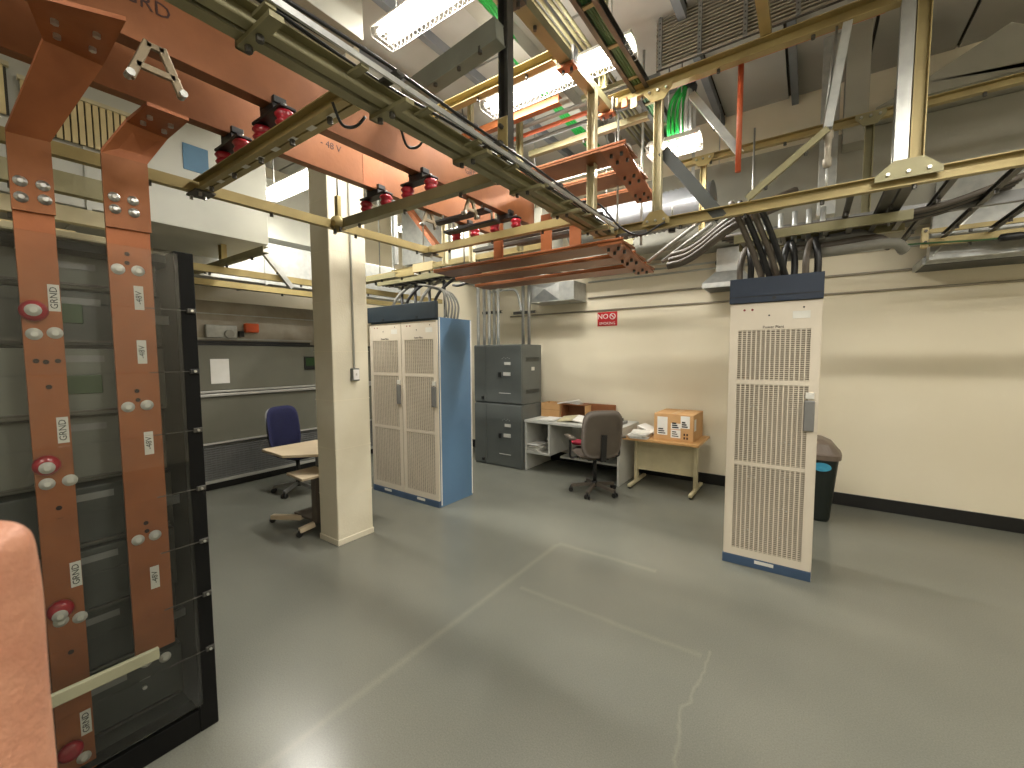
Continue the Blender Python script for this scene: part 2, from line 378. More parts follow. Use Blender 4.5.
# perforated power racks
def grille(px0, px1, z0, z1, y, parent, n, mslot='slot_dark'):
    MB().box(px0, px1, y+.012, y+.016, z0, z1).build('grille_backing', mslot, parent)
    g = MB(); p = (px1-px0)/n
    for k in range(n+1): xx = px0+k*p; g.box(xx-p*.13, xx+p*.13, y+.001, y+.008, z0, z1)
    m = int((z1-z0)/.014)
    for k in range(m): zz = z0+(k+.5)*(z1-z0)/m; g.box(px0, px1, y+.005, y+.010, zz-.0022, zz+.0022)
    for zz in (z0, z1): g.box(px0, px1, y+.001, y+.006, zz-.002, zz+.002)
    stuff(g.build('slotted_grille', 'door_beige', parent))
def door(x0, x1, y, wins, parent, handle, hz, n=15, lab='beige perforated door'):
    """wins: list of (z0,z1); the door is a frame of rails and stiles"""
    zlo, zhi = wins[0][0]-.055, 1.945
    d = MB(); m = .05
    d.box(x0, x0+m, y, y+.02, zlo, zhi); d.box(x1-m, x1, y, y+.02, zlo, zhi)
    edges = [zlo]+[v for w_ in wins for v in w_]+[zhi]
    for a_, b_ in zip(edges[0::2], edges[1::2]): d.box(x0+m, x1-m, y, y+.02, a_, b_)
    o = d.build('door', 'door_beige', parent); o['label'] = lab
    for a_, b_ in wins: grille(x0+m, x1-m, a_, b_, y, o, n)
    MB().box(handle, handle+.06, y-.018, y, hz-.105, hz+.105).build('handle', 'handle_grey', o, .006)
    MB().box(handle+.005, handle+.055, y-.010, y, hz+.115, hz+.16).build('latch_plate', 'label_white', o, .003)
    for k in range(2): MB().cyl((x0+.09+k*.05, y-.002, zhi-.045), (x0+.09+k*.05, y, zhi-.045), .008, 10).build('indicator', 'dull_red', o)
    for qx, qz in ((.45, .09), (.82, .045)): MB().cyl((x0+(x1-x0)*qx, y-.003, zhi-qz), (x0+(x1-x0)*qx, y, zhi-qz), .006, 8).build('screw', 'plastic_black', o)
    MB().box(x1-.16, x1-.06, y-.001, y, zhi-.12, zhi-.07).build('data_label', 'label_white', o)
    text('Power Plant', .026, 'ink', o, ((x0+x1)/2, y-.0012, wins[-1][1]+.018), (1, 0, 0), (0, 0, 1))
    return o
wins = [(.125, .765), (.79, 1.365), (1.395, 1.755)]
t = thing('power_rack', 'tall beige perforated power rack with navy header standing alone', 'rack', (-.205, 3.68, 0))
MB().box(-.482, .072, 3.502, 3.90, .0, 2.125).build('cabinet_body', 'door_beige', t)
door(-.476, .066, 3.48, wins, t, -.008, 1.16)
MB().box(-.484, .074, 3.466, 3.502, 1.95, 2.125).build('header_panel', 'header_blue', t, .003)
MB().box(-.484, .074, 3.463, 3.466, 1.992, 1.996).build('header_seam', 'plastic_black', t)
MB().cyl((-.205, 3.46, 1.975), (-.205, 3.467, 1.975), .012, 10).build('lock', 'plastic_black', t)
MB().box(-.484, .07, 3.474, 3.502, .0, .068).build('base_panel', 'base_blue', t, .003)
o = MB().box(-.27, -.15, 3.472, 3.474, .038, .062).build('number_plate', 'label_white', t)
pass
for gx, gz in ((-.33, .68), (-.13, .7), (-.34, .47), (-.13, .47), (-.34, .27), (-.12, .27), (-.33, .93), (-.13, .95), (-.33, 1.2)):
    for k in range(3): MB().cyl((gx+k*.022, 3.4795, gz+.01*(k % 2)), (gx+k*.022, 3.484, gz+.01*(k % 2)), .005, 6).build('fuse_holder', 'bolt_steel', t)

t = thing('power_cabinet', 'double-door beige and blue power cabinet behind the cream column', 'cabinet', (-3.55, 3.3, 0))
MB().box(-4.125, -3.03, 3.06, 3.56, .0, 1.975).build('cabinet_body', 'cabinet_blue', t, .003)
MB().box(-3.0305, -3.026, 3.062, 3.075, .02, 1.97).build('edge_trim', 'sign_white', t); MB().box(-3.0305, -3.026, 3.545, 3.56, .02, 1.97).build('edge_trim', 'sign_white', t)
for a_, b_, lb in ((-4.12, -3.58, 'left beige perforated door'), (-3.57, -3.034, 'right beige perforated door')):
    door(a_, b_, 3.035, [(.125, .765), (.79, 1.365), (1.395, 1.755)], t, b_-.075, 1.16, 15, lb)
    MB().box((a_+b_)/2-.06, (a_+b_)/2+.06, 3.026, 3.03, .035, .06).build('number_plate', 'label_white', t)
MB().box(-4.127, -3.03, 3.015, 3.06, 1.96, 2.135).build('header_panel', 'header_black', t, .004)
MB().box(-4.127, -3.03, 3.03, 3.06, .0, .066).build('base_panel', 'base_blue', t, .003)
for lx in (-3.85, -3.3): MB().cyl((lx, 3.008, 1.985), (lx, 3.016, 1.985), .013, 10).build('lock', 'plastic_black', t)
t.location.x -= .04

# grey breaker enclosures, stacked
def enclosure(z0, z1, label, rows):
    t = thing('breaker_enclosure', label, 'electrical box', (-3.6, 4.98, z0), group='grey breaker enclosures')
    MB().box(-4.02, -3.175, 4.74, 5.24, z0, z1).build('body', 'box_grey', t, .006)
    for a_, b_ in ((-4.015, -3.80), (-3.795, -3.18)):
        d = MB().box(a_, b_, 4.722, 4.742, z0+.012, z1-.012).build('door', 'box_grey', t, .005)
        if a_ > -4:
            zz = (z0+z1)/2
            MB().box(-3.46, -3.36, 4.714, 4.722, zz+.13, zz+.17).build('warning_label', 'label_white', d)
            MB().box(-3.48, -3.36, 4.714, 4.722, zz-.02, zz+.03).build('rating_label', 'label_white', d)
            MB().box(-3.56, -3.52, 4.70, 4.722, zz-.04, zz+.03).build('latch', 'plastic_black', d, .004)
            MB().box(-3.56, -3.36, 4.718, 4.722, zz-.27, zz-.262).build('nameplate', 'paper', d)
            for k in range(5): MB().cyl((-3.5+k*.03, 4.719, zz+.22+.015*(k % 2)), (-3.5+k*.03, 4.722, zz+.22+.015*(k % 2)), .006, 6).build('stud', 'bolt_steel', d)
        else: MB().box(-3.87, -3.83, 4.70, 4.722, z0+.05, z0+.09).build('latch', 'plastic_black', d, .004)
    for zz in rows:
        g = MB()
        for k in range(5): g.box(-3.176, -3.171, 4.83, 5.17, zz+k*.012, zz+k*.012+.006)
        stuff(g.build('vent_slots', 'board_dark', t))
    MB().box(-3.176, -3.172, 4.97, 5.05, (z0+z1)/2+.05, (z0+z1)/2+.10).build('side_label', 'label_white', t)
    return t
enclosure(0.0, 0.90, 'lower grey breaker enclosure standing on the floor by the desk', (.5, .6))
enclosure(0.905, 1.735, 'upper grey breaker enclosure stacked on the lower one', (1.05, 1.5))

# conduits rising from the enclosures
for k, (px_, yy) in enumerate(((478, 4.9), (484, 5.0), (489, 4.9), (494, 5.05), (498, 4.95))):
    a = at(px_, 300, 'y', yy)
    tag(MB().tube([(a.x, yy, 1.735), (a.x, yy, 2.45), (a.x-.02, yy-.02, 2.62), (a.x-.3, yy-.05, 2.72+.02*k)], .023, 10).build('conduit_pipe', 'galvanised'),
        ('leftmost', 'second', 'middle', 'fourth', 'rightmost')[k]+' galvanised conduit of the five-pipe group above the grey enclosures', 'conduit', 'conduits above the grey enclosures')
for k, px_ in enumerate((523, 529)):
    a = at(px_, 300, 'y', 5.05)
    tag(MB().tube([(a.x, 5.05, 1.735), (a.x, 5.05, 2.7)], .022, 10).build('conduit_pipe', 'steel'), ('left', 'right')[k]+' steel conduit of the pair beside the wall hood', 'conduit', 'pair of conduits')
a = at(495, 292, 'y', 5.0); b = at(521, 303, 'y', 5.0)
tag(MB().tube([(a.x-.1, 5.0, a.z), (b.x-.12, 5.0, a.z), (b.x-.02, 5.0, b.z), (b.x, 5.0, b.z-.12)], .018, 10).build('bent_conduit', 'galvanised'), 'galvanised conduit elbow bending between the two pipe groups', 'conduit')
for px_, lab in ((500, 'short strut clamp across the five conduits'), (533, 'short strut clamp across the two steel conduits')):
    a = at(px_, 312, 'y', 5.1); tag(MB().chan((a.x-.32, 5.085, a.z), (a.x+.05, 5.085, a.z), .04, .04).build('strut_clamp', 'steel_dark'), lab, 'strut')

# wall conduit line, sign
tag(MB().cyl((-3.9, 5.485, 2.2), (3.5, 5.485, 2.2), .011, 10).build('conduit_pipe', 'plenum_metal'), 'thin conduit running the length of the cream back wall', 'conduit')
a = at(597.5, 312.5, 'y', 5.49); b = at(617, 325.5, 'y', 5.49)
t = thing('warning_sign', 'small red NO SMOKING sign on the cream wall', 'sign', ((a.x+b.x)/2, 5.497, (a.z+b.z)/2))
cx, cz = (a.x+b.x)/2, (a.z+b.z)/2; sw, sh = abs(b.x-a.x), abs(a.z-b.z)
MB().box(cx-sw/2, cx+sw/2, 5.493, 5.499, cz-sh/2, cz+sh/2).build('panel', 'sign_red', t)
text('NO', sh*.52, 'sign_white', t, (cx-sw*.22, 5.492, cz+sh*.17), (1, 0, 0), (0, 0, 1))
text('SMOKING', sh*.27, 'sign_white', t, (cx, 5.492, cz-sh*.32), (1, 0, 0), (0, 0, 1))
g = MB(); rr = sh*.22; n = 24
g.add([(cx+sw*.27+math.cos(2*math.pi*k/n)*r_, 5.4915, cz+sh*.17+math.sin(2*math.pi*k/n)*r_) for r_ in (rr, rr*.78) for k in range(n)], [(k, (k+1) % n, n+(k+1) % n, n+k) for k in range(n)])
g.beam((cx+sw*.27-rr*.62, 5.4918, cz+sh*.17+rr*.62), (cx+sw*.27+rr*.62, 5.4918, cz+sh*.17-rr*.62), .001, rr*.22, (0, 0, 1))
g.build('prohibition_symbol', 'sign_white', t)

# big grey air-handling unit along the left
UX = -5.7
t = thing('air_handler', 'long dark grey air handling unit with floor grille along the left wall', 'air handler', (UX, 2.4, 0))
MB().box(X0+.02, UX-.02, .6, 5.1, 0.1, 1.72).build('body', 'unit_grey', t)
MB().box(X0+.02, UX-.05, .6, 5.1, 0, .1).build('plinth', 'plastic_black', t)
for a_, b_ in ((.6, 1.75), (1.755, 3.35), (3.355, 5.1)):
    MB().box(UX-.02, UX, a_+.004, b_-.004, 1.19, 1.715).build('upper_panel', 'unit_grey', t, .003)
    MB().box(UX-.02, UX, a_+.004, b_-.004, .575, 1.11).build('lower_panel', 'unit_grey', t, .003)
MB().box(UX-.02, UX+.035, .6, 5.1, 1.115, 1.15).build('bumper_rail', 'unit_rail', t, .008); MB().box(UX-.02, UX+.028, .6, 5.1, 1.16, 1.185).build('bumper_rail', 'unit_rail', t, .006)
MB().box(UX-.02, UX+.02, .6, 5.1, .55, .572).build('grille_trim', 'unit_rail', t, .004); MB().box(UX-.02, UX+.02, .6, 5.1, .09, .125).build('grille_trim', 'unit_rail', t, .004)
MB().box(UX-.045, UX-.04, .6, 5.1, .12, .56).build('grille_back', 'plastic_black', t)
g = MB()
for k in range(15): zz = .135+k*.028; g.add([(UX-.035, .6, zz+.022), (UX+.002, .6, zz), (UX+.002, 5.1, zz), (UX-.035, 5.1, zz+.022), (UX-.035, .6, zz+.026), (UX+.002, .6, zz+.006), (UX+.002, 5.1, zz+.006), (UX-.035, 5.1, zz+.026)], [(0,1,2,3),(7,6,5,4),(0,4,5,1),(2,6,7,3),(1,5,6,2),(3,7,4,0)])
for k in range(90): yy = .62+k*.05; g.box(UX-.005, UX-.001, yy, yy+.006, .13, .555)
stuff(g.build('louvre_grille', 'handle_grey', t))
MB().box(X0+.02, UX-.12, .7, 3.95, 1.74, 2.02).build('plenum_box', 'plenum_metal', t, .004)
MB().box(X0+.02, UX-.01, .6, 5.1, 1.72, 1.74).build('top_ledge', 'plastic_black', t)
MB().box(UX-.12, UX-.05, .7, 3.2, 1.745, 1.775).build('slot_channel', 'plastic_black', t); MB().box(UX-.125, UX-.1, .7, 3.25, 1.79, 1.81).build('flange', 'unit_rail', t)
MB().box(X0+.02, UX-.2, .7, 4.2, 2.02, 2.26).build('upper_plenum', 'plenum_metal', t, .004)
MB().box(X0+.02, UX-.195, .7, 4.2, 2.10, 2.112).build('flange', 'galvanised', t)
a = at(210, 359, 'x', UX+.003); b = at(230, 383, 'x', UX+.003)
tag(MB().box(UX+.001, UX+.003, a.y, b.y, b.z, a.z).build('notice_sheet', 'paper'), 'white paper notice taped to the grey air handler', 'paper')
a = at(306, 358, 'x', UX+.02); b = at(312, 367, 'x', UX+.02)
t2 = thing('thermostat', 'small dark control box with green screen at the column edge', 'thermostat', (UX, a.y, b.z))
MB().box(UX+.001, UX+.02, a.y-.02, b.y+.12, b.z-.03, a.z+.02).build('case', 'plastic_black', t2, .004); MB().box(UX+.02, UX+.022, a.y, b.y+.05, b.z+.02, a.z).build('screen', 'board_green', t2)
ax_ = UX-.118
a = at(204, 327, 'x', ax_); b = at(236, 335, 'x', ax_)
t2 = thing('damper_motor', 'orange and silver damper actuator on the dirty metal plenum', 'actuator', (ax_+.05, (a.y+b.y)/2, 1.81))
MB().box(ax_+.001, ax_+.05, a.y, b.y, 1.81, a.z+.03).build('silver_housing', 'galvanised', t2, .01)
MB().cyl((ax_+.05, b.y-.1, 1.86), (ax_+.09, b.y-.1, 1.86), .05, 16).build('motor', 'steel', t2)
MB().box(ax_+.001, ax_+.06, b.y+.02, b.y+.07, 1.83, 1.90).build('coupling', 'plastic_black', t2)
a = at(243, 325, 'x', ax_); b = at(257, 333, 'x', ax_)
MB().box(ax_+.001, ax_+.07, a.y, b.y, b.z, a.z+.02).build('orange_cover', 'orange_plastic', t2, .012)

# ------------------------------------------------------------------ desks, chairs, loose things by the back wall
t = thing('desk', 'pale grey open-shelf office desk beside the grey enclosures', 'desk', (-2.48, 5.1, 0))
dx0, dx1, dy0, dy1, dz = -3.16, -1.80, 4.76, 5.46, .70
MB().box(dx0, dx1, dy0, dy1, dz-.035, dz).build('top', 'desk_grey', t, .004)
for xx in (dx0, -2.79, dx1-.03): MB().box(xx, xx+.03, dy0+.01, dy1-.02, .0 if xx != -2.79 else .24, dz-.035).build('side_panel', 'desk_grey', t, .003)
MB().box(dx0+.03, -2.79, dy0+.01, dy1-.04, .24, .265).build('shelf', 'desk_grey', t)
MB().box(-2.76, dx1-.03, dy0+.3, dy1-.04, .16, .185).build('low_shelf', 'desk_grey', t)
MB().box(dx0+.03, dx1-.03, dy1-.04, dy1-.02, .16, dz-.035).build('back_panel', 'desk_grey', t)
def sheet_pile(name, c, n, sx, sy, label, cat, m='paper', th=.004, jit=.02, group=None):
    t = thing(name, label, cat, c, group=group); z = c[2]
    for k in range(n):
        q = MB(Matrix.Translation((random.uniform(-jit, jit), random.uniform(-jit, jit), z-c[2]+k*th)) @ Matrix.Rotation(random.uniform(-.25, .25), 4, 'Z'))
        q.box(-sx/2, sx/2, -sy/2, sy/2, 0.0003, th-.0003).build('sheet', m if k % 3 else 'label_white', t)
    return t
for k, (xx, yy, lb) in enumerate(((-3.02, 4.93, 'left stack of magazines on the desk shelf'), (-2.9, 5.24, 'right stack of magazines on the desk shelf'))):
    sheet_pile('magazine_stack', (xx, yy, .266), 9, .2, .27, lb, 'magazines', 'paper', .011+.003*k, .03, 'magazines in the desk')
sheet_pile('paper_pile', (-2.85, 4.92, dz+.001), 5, .21, .28, 'papers lying on the left of the grey desktop', 'papers', 'paper', .005)
a = at(580, 427, 'z', dz)
tt = thing('desk_phone', 'grey desk telephone on the desktop right of the chair back', 'telephone', (-1.98, 5.12, dz))
MB().plate([(-2.09, 5.0, dz+.001), (-1.87, 5.0, dz+.001), (-1.87, 5.24, dz+.001), (-2.09, 5.24, dz+.001)], (0, 0, .035)).build('base', 'handle_grey', tt, .006)
MB().box(-2.08, -2.03, 5.01, 5.23, dz+.036, dz+.075).build('handset', 'desk_grey', tt, .012); MB().box(-1.97, -1.91, 5.15, 5.2, dz+.036, dz+.07).build('display', 'plastic_black', tt, .004)
# binder
M_ = Matrix.Translation((-2.5, 5.0, dz+.001)) @ Matrix.Rotation(.15, 4, 'Z')
tt = thing('ring_binder', 'open cream ring binder on the grey desk', 'binder', (-2.5, 5.0, dz+.001), .15)
q = MB(Matrix()); q.plate([(-.21, -.14, 0), (0, -.14, .03), (0, .14, .06), (-.21, .14, .03)], (0, 0, .012)); fixn(q.build('left_cover', 'cream_metal', tt))
q = MB(Matrix()); q.plate([(.005, -.14, .03), (.2, -.14, 0), (.2, .14, .03), (.005, .14, .06)], (0, 0, .012)); fixn(q.build('right_cover', 'paper', tt))
# open cardboard tray + panel behind
tt = thing('cardboard_box', 'small low cardboard box at the left end of the desk', 'box', (-3.0, 5.3, dz))
q = MB(); a_, b_, c_, d_ = -3.14, -2.84, 5.18, 5.42
q.box(a_, b_, c_, d_, dz+.001, dz+.006); q.box(a_, a_+.006, c_, d_, dz+.006, dz+.2); q.box(b_-.006, b_, c_, d_, dz+.006, dz+.2); q.box(a_+.006, b_-.006, c_, c_+.006, dz+.006, dz+.2); q.box(a_+.006, b_-.006, d_-.006, d_, dz+.006, dz+.2)
q.build('carton', 'cardboard', tt); MB().box(a_, b_, c_-.001, c_, dz+.105, dz+.108).build('seam', 'cardboard_brown', tt)
tt = thing('desk_organizer', 'brown wooden desk organizer with papers against the wall', 'organizer', (-2.4, 5.38, dz))
MB().box(-2.82, -2.1, 5.40, 5.43, dz+.001, dz+.205).build('back_board', 'cardboard_brown', tt, .01)
MB().box(-2.82, -2.45, 5.2, 5.39, dz+.19, dz+.2).build('shelf', 'cardboard_brown', tt); MB().box(-2.82, -2.81, 5.2, 5.39, dz+.001, dz+.19).build('side', 'cardboard_brown', tt); MB().box(-2.46, -2.45, 5.2, 5.39, dz+.001, dz+.19).build('side', 'cardboard', tt)
tt = thing('document_roll', 'loose white papers on top of the brown organizer', 'papers', (-2.7, 5.3, dz+.2))
for k in range(4):
    q = MB(Matrix.Translation((-.02*k, .0, .003+.006*k)) @ Matrix.Rotation(.3*k-.3, 4, 'Z') @ Matrix.Rotation(-.05*k, 4, 'Y')); q.box(-.16, .16, -.06, .06, 0, .003).build('sheet', 'paper', tt)
# printer table
t = thing('side_table', 'low wood-topped table with cream metal legs under the carton', 'table', (-1.36, 5.1, 0))
sz = .605; sx0, sx1, sy0, sy1 = -1.775, -.925, 4.79, 5.42
MB().box(sx0, sx1, sy0, sy1, sz-.03, sz).build('top', 'wood_top', t, .006)
for xx in (sx0+.1, sx1-.07):
    MB().box(xx-.02, xx+.02, sy0+.2, sy0+.27, .03, sz-.03).build('leg', 'cream_metal', t, .004)
    f_ = MB().box(xx-.022, xx+.022, sy0-.03, sy0+.55, .02, .055).build('foot', 'cream_metal', t, .01)
    for yy in (sy0, sy0+.5): MB().cyl((xx, yy, 0), (xx, yy, .02), .018, 10).build('glide', 'plastic_black', f_)
MB().box(sx0+.12, sx1-.09, sy0+.22, sy0+.24, .2, sz-.03).build('modesty_panel', 'cream_metal', t); MB().box(sx0+.12, sx1-.09, sy0+.215, sy0+.245, .19, .2).build('panel_lip', 'cream_metal', t)
# carton
M_ = None
t = thing('cardboard_carton', 'taped cardboard shipping carton with white labels on the side table', 'box', (-1.19, 5.07, sz+.001))
kx0, kx1, ky0, ky1, kz = -1.43, -1.0, 4.88, 5.38, sz+.001
MB().box(kx0, kx1, ky0, ky1, kz, kz+.305).build('carton', 'cardboard', t, .004)
MB().box((kx0+kx1)/2-.03, (kx0+kx1)/2+.03, ky0-.001, ky1, kz+.3051, kz+.306).build('tape', 'wood_top', t)
for (u0, u1, v0, v1) in ((.09, .36, .2, .88), (.45, .7, .12, .42), (.45, .7, .45, .66), (.7, .93, .5, .95)):
    o = MB().box(kx0+u0*.42, kx0+u1*.42, ky0-.0015, ky0, kz+v0*.305, kz+v1*.305).build('shipping_label', 'paper', t)
    for j in range(3): MB().box(kx0+(u0+.03)*.42, kx0+(u1-.05-.03*j)*.42, ky0-.002, ky0-.0015, kz+(v0+.06+j*.08)*.29, kz+(v0+.085+j*.08)*.305).build('printed_line', 'ink', o)
for j in range(4): MB().box(kx0+(.76+.07*(j % 2))*.43, kx0+(.80+.07*(j % 2))*.43, ky0-.001, ky0, kz+.03+.04*(j//2), kz+.055+.04*(j//2)).build('handling_mark', 'ink_brown', t)
MB().box(kx1, kx1+.0015, ky0+.04, ky0+.13, kz+.12, kz+.25).build('shipping_label', 'paper', t)
sheet_pile('paper_stack', (-1.6, 4.93, sz+.001), 10, .2, .27, 'stack of white papers on the left of the side table', 'papers', 'paper', .006, .02)
tt = thing('loose_folder', 'tilted white folder leaning on papers beside the carton', 'folder', (-1.55, 5.2, sz+.001))
q = MB(); q.plate([(-1.7, 5.1, sz+.09), (-1.44, 5.08, sz+.006), (-1.44, 5.34, sz+.006), (-1.68, 5.36, sz+.09)], (0, 0, .012)); fixn(q.build('cover', 'paper', tt)); q = MB(); q.box(-1.7, -1.66, 5.11, 5.35, sz+.001, sz+.088); q.build('pages', 'label_white', tt)

# office chairs
def star_base(t, r, m, zh):
    for k in range(5):
        a_ = 2*math.pi*k/5+.3; c, s_ = math.cos(a_), math.sin(a_)
        l = MB(Matrix()); l.ext((c*.03, s_*.03, .105), (c*r, s_*r, .07), [(-.022,-.018),(.022,-.018),(.016,.016),(-.016,.016)]); lo = l.build('leg', m, t, .004)
        q = MB(Matrix())
        for sgn in (-1, 1):
            q.cyl((c*r-s_*.012*sgn, s_*r+c*.012*sgn, .026), (c*r-s_*.028*sgn, s_*r+c*.028*sgn, .026), .026, 12)
        q.cyl((c*r, s_*r, .03), (c*r, s_*r, .075), .008, 8); q.build('caster', 'plastic_black', lo)
    q = MB(Matrix()); q.cyl((0, 0, .07), (0, 0, .14), .032, 14); q.cyl((0, 0, .14), (0, 0, zh), .022, 14); q.build('gas_lift', 'plastic_black', t)
def office_chair(label, loc, rz, fab, shell, sw, back, arms):
    """built facing +y; back=(w,h,zc)"""
    t = thing('office_chair', label, 'chair', loc, rz)
    star_base(t, .27, shell, .40)
    q = MB(Matrix()); q.box(-.12, .12, -.12, .12, .40, .425); q.build('seat_plate', 'plastic_black', t)
    q = MB(Matrix.Translation((0, 0.02, .465)) @ Matrix.Rotation(R(90), 4, 'X')); q.pad(sw, sw*.96, .09, 0, 4.5); q.build('seat', fab, t)
    bw, bh, zc = back
    T = Matrix.Translation((0, -sw/2+.005, zc)) @ Matrix.Rotation(R(8), 4, 'X') @ Matrix.Rotation(math.pi, 4, 'Z')
    q = MB(T); q.pad(bw, bh, .07, .55, 4.0); q.build('backrest', fab, t)
    q = MB(T @ Matrix.Translation((0, .035, 0))); q.pad(bw*.98, bh*.98, .03, .55, 4.0); q.build('back_shell', shell, t)
    q = MB(Matrix()); q.ext((0, -.1, .41), (0, -sw/2-.02, .43), [(-.03,-.008),(.03,-.008),(.03,.008),(-.03,.008)]); q.ext((0, -sw/2-.03, .42), (0, -sw/2-.055, zc), [(-.03,-.008),(.03,-.008),(.03,.008),(-.03,.008)], (0, 1, 0)); q.build('back_bar', 'plastic_black', t)
    if arms:
        for s_ in (-1, 1):
            q = MB(Matrix()); q.tube([(s_*.2, 0, .42), (s_*(sw/2+.05), 0, .42), (s_*(sw/2+.06), .0, .5), (s_*(sw/2+.06), .0, .64)], .014, 8); ao = q.build('armrest', 'plastic_black', t)
            q = MB(Matrix()); q.box(s_*(sw/2+.06)-.035, s_*(sw/2+.06)+.035, -.12, .14, .64, .668); q.build('arm_pad', 'plastic_brown', ao, .01)
    return t
office_chair('brown fabric office chair drawn up to the grey desk', (-1.96, 4.42, 0), R(44), 'fabric_brown', 'plastic_brown', .47, (.46, .54, .72), True)
q = MB(Matrix.Translation((-2.12, 4.46, .552)) @ Matrix.Rotation(R(80), 4, 'X')); q.pad(.3, .24, .07, 0, 2.6)
tag(q.build('seat_cushion', 'fabric_red'), 'small crimson cushion on the brown office chair', 'cushion')
office_chair('navy blue office chair standing before the grey air handler', (-4.85, 2.5, 0), R(-78), 'fabric_blue', 'handle_grey', .46, (.42, .54, .73), False)

# height-adjustable workstation next to the column
t = thing('workstation_table', 'two-level beige adjustable table on casters beside the cream column', 'table', (-3.75, 2.05, 0))
MB().plate([(-4.14, 1.80, .72), (-3.72, 1.78, .72), (-3.5, 2.0, .72), (-3.5, 2.5, .72), (-4.14, 2.5, .72)], (0, 0, -.025)).build('top', 'table_beige', t, .004)
MB().plate([(-3.76, 1.83, .55), (-3.44, 1.80, .55), (-3.44, 2.1, .55), (-3.76, 2.1, .55)], (0, 0, -.022)).build('keyboard_shelf', 'table_beige', t, .004)
MB().box(-3.60, -3.52, 1.96, 2.04, .1, .53).build('front_column', 'plastic_brown', t, .006); MB().box(-3.94, -3.88, 2.2, 2.26, .1, .695).build('rear_column', 'handle_grey', t, .006)
MB().box(-3.88, -3.6, 2.0, 2.23, .5, .52).build('bracket', 'plastic_black', t)
MB().box(-3.93, -3.53, 1.97, 2.25, .09, .11).build('base_plate', 'plastic_brown', t, .004)
for (p, q_) in (((-3.8, 1.98, .085), (-4.12, 1.86, .06)), ((-3.56, 1.96, .085), (-3.585, 1.835, .06)), ((-3.9, 2.25, .085), (-4.12, 2.45, .06)), ((-3.6, 2.25, .085), (-3.5, 2.45, .06))):
    l = MB().ext(p, q_, [(-.03,-.02),(.03,-.02),(.022,.02),(-.022,.02)]).build('foot', 'table_beige', t, .004)
    MB().cyl((q_[0]-.012, q_[1], .025), (q_[0]+.012, q_[1], .025), .025, 12).cyl((q_[0], q_[1], .03), (q_[0], q_[1], .06), .008, 8).build('caster', 'plastic_black', l)

# waste bin
t = thing('waste_bin', 'dark green plastic waste bin with brown lid behind the rack', 'bin', (.03, 5.0, 0))
def sqring(z, hw, hd, e=5, n=32): return [(.03+math.copysign(abs(math.cos(2*math.pi*k/n))**(2/e), math.cos(2*math.pi*k/n))*hw, 5.0+math.copysign(abs(math.sin(2*math.pi*k/n))**(2/e), math.sin(2*math.pi*k/n))*hd, z) for k in range(n)]
def rings(lst, m, name, parent):
    n = 32; q = MB(); vs = [p for l in lst for p in l]
    q.add(vs, [(i*n+k, i*n+(k+1) % n, (i+1)*n+(k+1) % n, (i+1)*n+k) for i in range(len(lst)-1) for k in range(n)]+[tuple(range(n-1, -1, -1)), tuple(range((len(lst)-1)*n, len(lst)*n))]); return q.build(name, m, parent)
rings([sqring(0, .185, .17), sqring(.02, .195, .18), sqring(.6, .245, .23), sqring(.62, .25, .235)], 'bin_green', 'body', t)
rings([sqring(.6, .262, .245), sqring(.645, .265, .248), sqring(.66, .25, .235), sqring(.74, .19, .2), sqring(.775, .12, .14), sqring(.78, .05, .06)], 'bin_lid', 'lid', t)
q = MB(); q.add([(.14+.075*math.cos(2*math.pi*k/20), 4.7635, .535+.04*math.sin(2*math.pi*k/20)) for k in range(20)]+[(.14+.075*math.cos(2*math.pi*k/20), 4.775, .535+.04*math.sin(2*math.pi*k/20)) for k in range(20)], [tuple(range(20))]+[(k, 20+k, 20+(k+1) % 20, (k+1) % 20) for k in range(20)])
fixn(q.build('oval_label', 'bin_label', t))

# ------------------------------------------------------------------ overhead ironwork
Z0 = 2.52; ZH = .06; ZC = Z0+ZH/2       # underside, height and middle of the lower level channels
SX, DX = -1.42, -2.90                   # x of the tray rail and of the far rail
AY, BY, CY, EY = 0.99, 1.86, 2.77, 3.23
GRP = 'overhead channel ironwork'
BOLT = MB().cyl((0, 0, -.012), (0, 0, .012), .009, 6, smooth=False).mesh('bolt', 'bolt_steel')
DBOLT = MB().cyl((0, 0, -.016), (0, 0, .016), .011, 6, smooth=False).mesh('bolt', 'steel_dark')
def bolts(parent, pts, me=None, rot=None):
    for p in pts: put(me or BOLT, 'bolt', parent, p, rot)
def strut(p, q, label, m='zinc_yellow', w=.045, h=ZH, up=(0, 0, 1), side=1, nb=4, twin=False, name='channel_strut', cat='strut'):
    p = Vector(p); q = Vector(q); t = thing(name, label, cat, p, group=GRP)
    if twin:
        _, _, a, b = MB().frame(p, q, up)
        for s_ in (-1, 1): MB().chan(p+a*s_*w*.62, q+a*s_*w*.62, w, h, .005, up, -s_).build('channel', m, t)
    else: MB().chan(p, q, w, h, .005, up, side).build('channel', m, t)
    for k in range(nb):
        c = p.lerp(q, (k+.5)/nb); bolts(t, [c+Vector((0, 0, -h/2-.008))], DBOLT)
    return t
